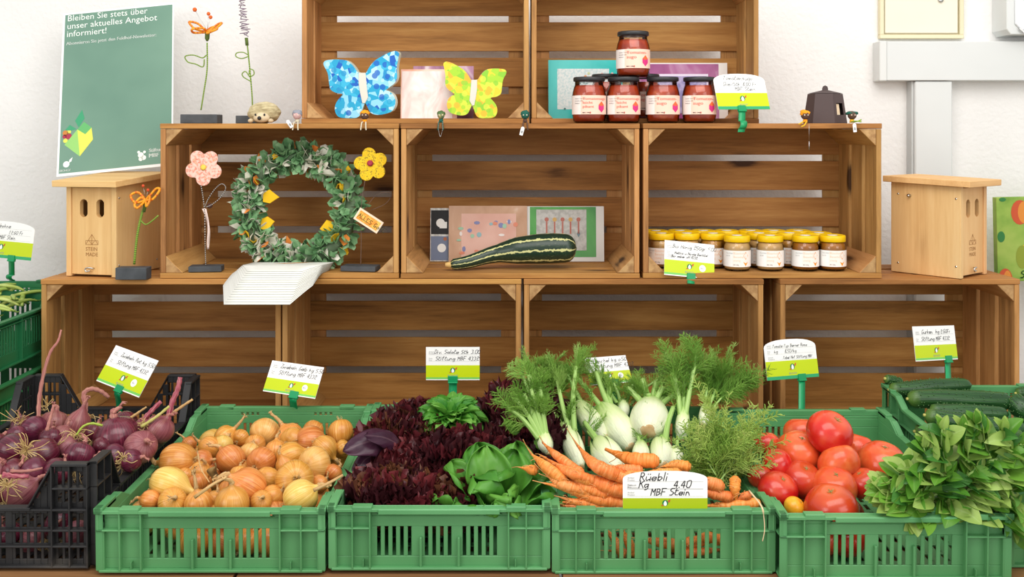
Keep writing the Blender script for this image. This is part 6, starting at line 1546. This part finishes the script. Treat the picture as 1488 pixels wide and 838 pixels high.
# purple smooth leaf lettuce hanging over the rim
M_pl = leafmat('purple_leaf', '3a1c30', '5a3448', '9a7a80', .15, .3)
rb = pt(560, 648, -.52); r = thing('purple_lettuce', 'smooth dark purple lettuce leaves hanging over the rim towards the onions', 'lettuce', rb)
for i, (P, W) in enumerate((([(575, 655), (545, 640), (498, 655)], .030), ([(585, 650), (560, 636), (530, 632)], .020), ([(560, 655), (530, 668), (512, 700)], .016))):
    Q = spline([pt(x, y, -.52-.03*k)-rb for k, (x, y) in enumerate(P)], 6); n = len(Q)-1; mb = MB()
    def fn(u, v):
        k = min(int(v*n), n-1); p = Q[k].lerp(Q[k+1], v*n-k); d = (Q[k+1]-Q[k]).normalized(); s = d.cross(V((.25, -.7, .65))).normalized(); x = (u-.5)*2; w = W*math.sin(PI*min(1, v*.9+.1))**.6; nn = s.cross(d)
        return p + s*x*w - nn*(.25*x*x*w) + nn*.0025*math.sin(x*5+v*9)*abs(x)
    mb.grid(fn, 12, 16); mb.build('leaf', M_pl, r, solid=.0008)
# few lamb-lettuce like leaves between lettuce and carrots
M_bas = leafmat('basil_green', '4e8a2a', '74a63c', '9cc46c', .3, .36); M_bas2 = leafmat('basil_light', '8cb04c', 'acc66c', 'c0d898', .3, .42); M_bas3 = leafmat('basil_dark', '356a2a', '4c8638', '84b060', .22, .33)
def blade(mb, base, d, up, L, W, curl=.4, fold=.5, mi=0, nu=8, nv=11, tip=1.0):
    d = V(d).normalized(); up = V(up); s = d.cross(up).normalized(); n = s.cross(d)
    def fn(u, v):
        v = 1-(1-v)**1.4
        x = (u-.5)*2; w = W*(math.sin(PI*v**.74)**.72 if 0 < v < 1 else 0)+.0003; a = curl*v
        p = V(base) + d*(L*v*math.cos(a*.5)) - n*(L*v*math.sin(a*.5)*.8); return p + s*x*w*(1-.15*fold) + n*(abs(x)**1.3*w*fold + .04*w*math.sin(v*14)*abs(x))
    mb.grid(fn, nu, nv, mi)
rb = pt(768, 628, -.50); r = thing('leafy_sprig', 'few smooth green leaves between the lettuces and the carrots', 'herb', rb); rr = random.Random(9)
for i, (x, y, dx, dz, L) in enumerate(((755, 628, -.6, .6, .045), (768, 622, .1, .9, .045), (776, 640, .7, -.2, .04), (758, 645, -.3, -.6, .04), (782, 652, .5, -.5, .04))):
    mb = MB(); blade(mb, pt(x, y, -.50)-rb, (dx, -.3, dz), (0, -1, .3), L, .013); mb.build('leaf', M_bas, r, solid=.0006)

# --- basil
def basil_sprig(label, P, Yz, seed, n=6, L=.045, mats=None, thick=1.0):
    """P: stem from root end to tip in photo px; Yz: heights for onz"""
    rr = random.Random(seed); Wp = [onc(x, y, z, -.79) for (x, y), z in zip(P, Yz)]; o_ = Wp[0].copy()
    Q = spline([p-o_ for p in Wp], 5); r = thing('basil_sprig', label, 'basil', o_, None, 'basil sprigs beside the tomatoes')
    mb = MB(); mb.tube(Q, [lerp(.0026, .0013, i/(len(Q)-1))*thick for i in range(len(Q))], 7); mb.build('stem', M_stalk, r)
    mb = MB(); m = len(Q)
    for k in range(n):
        i = int((m-2)*(k+.8)/n*1.0); i = min(i, m-2); T = (Q[i+1]-Q[i]).normalized(); a = rr.uniform(0, PI); side = T.cross(V((0, -.5, 1))).normalized()
        for s in (-1, 1):
            d = T*.55 + side*s*rr.uniform(.5, 1) + V((rr.uniform(-.4, .4), rr.uniform(-.6, .3), rr.uniform(-.05, .6))); up = V((rr.uniform(-.8, .8), -.55, .8+rr.uniform(-.4, .2))); l = L*rr.uniform(.75, 1.25)*(1.05-.3*k/n)
            blade(mb, Q[i], d, up, l, l*rr.uniform(.29, .39), rr.uniform(.1, 1.5), rr.uniform(.1, .8), rr.choice((0, 0, 1, 1, 2)))
    T = (Q[-1]-Q[-2]).normalized()
    for k in range(4): a = k*PI/2+.4; blade(mb, Q[-1], T+V((math.cos(a)*.6, math.sin(a)*.4, .25)), V((0, -.6, .8)), L*.55, L*.16, .3, .6, rr.choice((0, 1)))
    mb.build('leaves', mats or [M_bas, M_bas2, M_bas3], r); return r
c5 = lambda *P: [(1240+x/3.81, 540+y/3.81) for x, y in P]
BS = [('basil sprig with a leaf dropping over the outer corner', c5((780,760),(880,820),(960,900)), (.87,.86,.84)), ('basil sprig between the ribbed tomato and the front rim', c5((420,660),(300,620),(150,640)), (.88,.89,.88)), ('basil sprig trailing along the front rim towards the tomatoes', c5((450,700),(300,660),(150,700)), (.885,.90,.885)), ('basil sprig with a pale stem lying just above the rim', c5((580,765),(380,735),(190,745)), (.875,.885,.87)), ('basil sprig leaning into the tomatoes', c5((450,640),(330,560),(200,600)), (.90,.92,.90)),
      ('basil sprig with large pale leaves over the heap', c5((520,600),(420,500),(390,420)), (.92,.95,.96)), ('upright basil top next to the crate wall', c5((520,520),(490,420),(490,320)), (.93,.97,1.0)), ('basil top standing below the cucumbers', c5((640,500),(620,400),(600,320)), (.94,.97,1.0)),
      ('tallest basil top with a pointed leaf', c5((760,480),(720,380),(680,290)), (.95,.98,1.01)), ('basil sprig with a thick pale stem across the heap', c5((430,690),(620,590),(840,460)), (.92,.945,.965)), ('basil sprig reaching up at the far side', c5((900,520),(860,420),(830,330)), (.95,.98,1.0)),
      ('basil sprig with its stem slanting up to the far side', c5((560,620),(740,520),(930,400)), (.93,.95,.97)), ('basil sprig lying in the middle of the heap', c5((480,740),(620,690),(740,640)), (.90,.92,.92)), ('basil sprig spreading over the front', c5((700,790),(560,720),(440,730)), (.88,.90,.89)),
      ('basil sprig with broad veined leaves at the front', c5((650,740),(760,680),(880,660)), (.895,.915,.91)), ('basil sprig hanging over the crate rim at the corner', c5((620,800),(800,800),(980,850)), (.875,.88,.86)), ('basil sprig pointing out past the crate corner', c5((740,700),(860,720),(960,760)), (.90,.90,.89)),
      ('basil sprig hidden behind the pale stem', c5((600,640),(700,600),(760,560)), (.90,.92,.93)), ('dark basil sprig tucked near the ribbed tomato', c5((420,600),(340,520),(290,500)), (.90,.92,.92)), ('basil sprig low between tomatoes and rim', c5((300,760),(220,700),(150,660)), (.875,.89,.89)),
      ('basil sprig drooping over the front rim', c5((420,760),(340,790),(300,815)), (.885,.89,.875)), ('basil sprig in the heart of the heap', c5((560,700),(500,620),(520,560)), (.90,.92,.94)), ('basil sprig behind the veined leaves', c5((740,620),(840,580),(940,560)), (.925,.94,.945)), ('small basil sprig at the edge of the picture', c5((840,560),(900,480),(960,470)), (.945,.96,.965))]
for i, (lb, P, Z) in enumerate((('bare pale basil stem lying uppermost in the middle of the heap', c5((505,640),(600,590),(695,535)), (.955,.965,.975)), ('bare pale basil stem on top towards the outer side', c5((745,500),(810,480),(880,440)), (.985,.99,.995)), ('thin pale basil stem lying flat near the front of the heap', c5((600,660),(680,650),(790,700)), (.945,.945,.93)), ('pale basil stem along the front rim', c5((610,806),(720,800),(820,815)), (.90,.90,.895)))): basil_sprig(lb, P, Z, 300+i, n=2, L=.040, mats=[M_bas2, M_bas, M_bas3], thick=1.5)
for i, (lb, P, Z) in enumerate(BS): basil_sprig(lb if 'picture' not in lb else 'small basil sprig at the outer end of the heap', P, Z, 200+i, n=6, L=.050)

# --- cucumbers
M_cu = NT('cucumber_skin'); t = M_cu; f = t.noise(t.coords('tc', (4, 4, .8)), 2.2, 3); col = t.ramp(f, [(.35, '17381a'), (.55, '244e22'), (.75, '3c6a30')]); at = t.n('ShaderNodeAttribute', attribute_name='tc'); s = t.n('ShaderNodeSeparateXYZ'); t.l(at.outputs['Vector'], s.inputs[0])
col = t.mix(t.ramp(s.outputs[2], [(.0, 'dddddd'), (.10, '333333'), (.3, '000000')]), col, '6a8a3c'); t.bsdf(col, .3, spec=.5, bump=f, bs=.3, bd=.003); M_cu = t.m
def cucumber(label, P, w, Y, seed, name='cucumber'):
    rr = random.Random(seed); W_ = [pt(x, y, yy) for (x, y), yy in zip(P, Y)]; o_ = W_[len(W_)//2].copy(); Q = spline([p-o_ for p in W_], 10); n = len(Q); s = w/2/ppm(o_.y)
    r = thing(name, label, 'cucumber', o_, None, 'cucumbers in the tall crate'); rad = []
    for i in range(n):
        u = i/(n-1); e = min(u/.09, (1-u)/.10, 1); rad.append(s*max(.12, math.sqrt(max(0, 1-(1-e)**2)))*(1-.06*math.cos(u*6)))
    mb = MB(); mb.tube(Q, rad, 20, disp=lambda c, s_, v: .025*math.cos(5*math.atan2(s_, c))); mb.build('skin', M_cu, r)
    mb = MB()
    for k in range(150):
        i = rr.randrange(3, n-3); a = rr.uniform(0, 6.3); T = (Q[i+1]-Q[i-1]).normalized(); nn = T.cross(V((0, 0, 1))).normalized(); bb = T.cross(nn); d = nn*math.cos(a)+bb*math.sin(a)
        mb.tube([Q[i]+d*rad[i]*.97, Q[i]+d*(rad[i]*1.0+.0012), Q[i]+d*(rad[i]*1.0+.0019)], [.0016, .0011, .0003], 5)
    mb.build('warts', plain('wart_green', '4a6e3c', .4), r)
    mb = MB(); d = (Q[0]-Q[1]).normalized(); mb.tube([Q[0]-d*.002, Q[0]+d*.003], [.004, .003], 8); mb.build('blossom_scar', plain('scar_yellow', 'b8b060', .7), r); return r
c6 = c5
cucumber('warty cucumber lying in front of the back ones, with a yellow blossom scar', c6((300,150),(440,148),(620,155),(760,160),(868,165)), 27, (-.27, -.265, -.26, -.255, -.25), 1)
cucumber('cucumber behind the warty one, near the back of its crate', c6((198,100),(320,95),(450,82),(655,72)), 22, (-.215, -.21, -.205, -.20), 2)
cucumber('short cucumber end sticking up in the back corner', c6((176,38),(220,50),(270,62)), 13, (-.18, -.175, -.17), 3)
cucumber('cucumber partly under the basil, nearest the front', c6((395,240),(560,275),(760,300),(960,325)), 25, (-.37, -.37, -.37, -.37), 4)
cucumber('cucumber low in the crate seen through the side slots', c6((340,330),(480,330),(620,340)), 22, (-.36, -.36, -.36), 5)
cucumber('cucumber lying deep beneath the warty one', c6((420,215),(600,222),(860,235)), 22, (-.30, -.30, -.30), 6)
cucumber('lighter green cucumber running out at the far end of the crate', c6((875,150),(930,200),(1010,260)), 30, (-.25, -.27, -.29), 7)
cucumber('dark cucumber behind at the outer end of the crate', c6((900,120),(980,112),(1060,110)), 16, (-.20, -.20, -.20), 8)

# --- green beans in the stacked crate
M_bn = noisy('bean_green', [(.3, '8aa244'), (.5, 'a8ba5c'), (.7, 'bccb7a')], scale=18, rough=.45, dv=.12, dh=.02)
rr = random.Random(15)
def bean():
    r = thing('green_bean', 'bean', 'green bean', (0, 0, 0), None, 'green beans heaped in the dark green crate'); Q = spline([V((-.05, 0, 0)), V((-.025, .002, .005)), V((.02, .002, .006)), V((.05, 0, 0))], 6); n = len(Q)
    mb = MB(); mb.tube(Q, [.0042*max(.15, math.sin(PI*(.06+.88*i/(n-1)))**.5)*(1+.06*math.sin(i*1.9)) for i in range(n)], 8, squash=.75); mb.build('pod', M_bn, r)
    mb = MB(); mb.tube([Q[-1], Q[-1]+V((.006, 0, -.001)), Q[-1]+V((.010, 0, .001))], [.0016, .0011, .0009], 6); mb.build('stem_end', plain('bean_stem', '6f8a38', .6), r); return r
B0 = bean(); first = True; k_ = 0
for i in range(110):
    y = rr.uniform(-.36, .16); x = rr.uniform(-1.57, -1.262); z = 1.058 + rr.uniform(-.02, .020) + .012*math.sin(y*9+x*5)
    q = Euler((rr.uniform(-.3, .3), rr.uniform(-.25, .25), rr.uniform(0, PI))).to_quaternion()
    lb = 'green bean in the loose heap filling the top stacked crate'
    if first: o = B0; first = False; o.location = (x, y, z); setrot(o, q); o['label'] = lb
    else: o = dup(B0, (x, y, z), q, lb)
    o.scale = (1.15, 1.5, 1.5)
# ---------------------------------------------------------------- camera, light
cam = bpy.data.cameras.new('camera'); co = bpy.data.objects.new('camera', cam); COL.objects.link(co)
co.location = (0, CY0, H); co.rotation_euler = (PI/2, 0, 0)
cam.sensor_width = 36; cam.lens = F*36/1488; cam.shift_y = -(419-HOR)/1488
cam.clip_start = .05
sc = bpy.context.scene; sc.camera = co
w = bpy.data.worlds.new('world'); sc.world = w; w.use_nodes = True
w.node_tree.nodes['Background'].inputs[0].default_value = (1.0, .985, .96, 1); w.node_tree.nodes['Background'].inputs[1].default_value = .82
def area(name, loc, target, sx, sy, power, col=(1, 1, 1)):
    l = bpy.data.lights.new(name, 'AREA'); l.shape = 'RECTANGLE'; l.size = sx; l.size_y = sy; l.energy = power; l.color = col
    o = bpy.data.objects.new(name, l); COL.objects.link(o); o.location = loc
    o.rotation_euler = (V(target)-V(loc)).to_track_quat('-Z', 'Y').to_euler(); return o
area('ceiling_light', (.3, -1.6, 3.0), (0, -.1, 1.0), 2.6, 1.4, 50, (1, .97, .93))
area('window_light', (-2.6, -3.2, 2.2), (0, 0, 1.1), 1.6, 1.6, 34, (1, .99, .97))
area('window_light', (2.4, -3.4, 2.3), (0, 0, 1.1), 1.6, 1.4, 22, (1, .98, .95))
vs = sc.view_settings; sc.display_settings.display_device = 'sRGB'
vs.view_transform = 'Standard'; vs.look = 'None'; vs.exposure = 0.0; vs.gamma = 1; vs.use_curve_mapping = False
try: sc.cycles.use_denoising = True
except Exception: pass
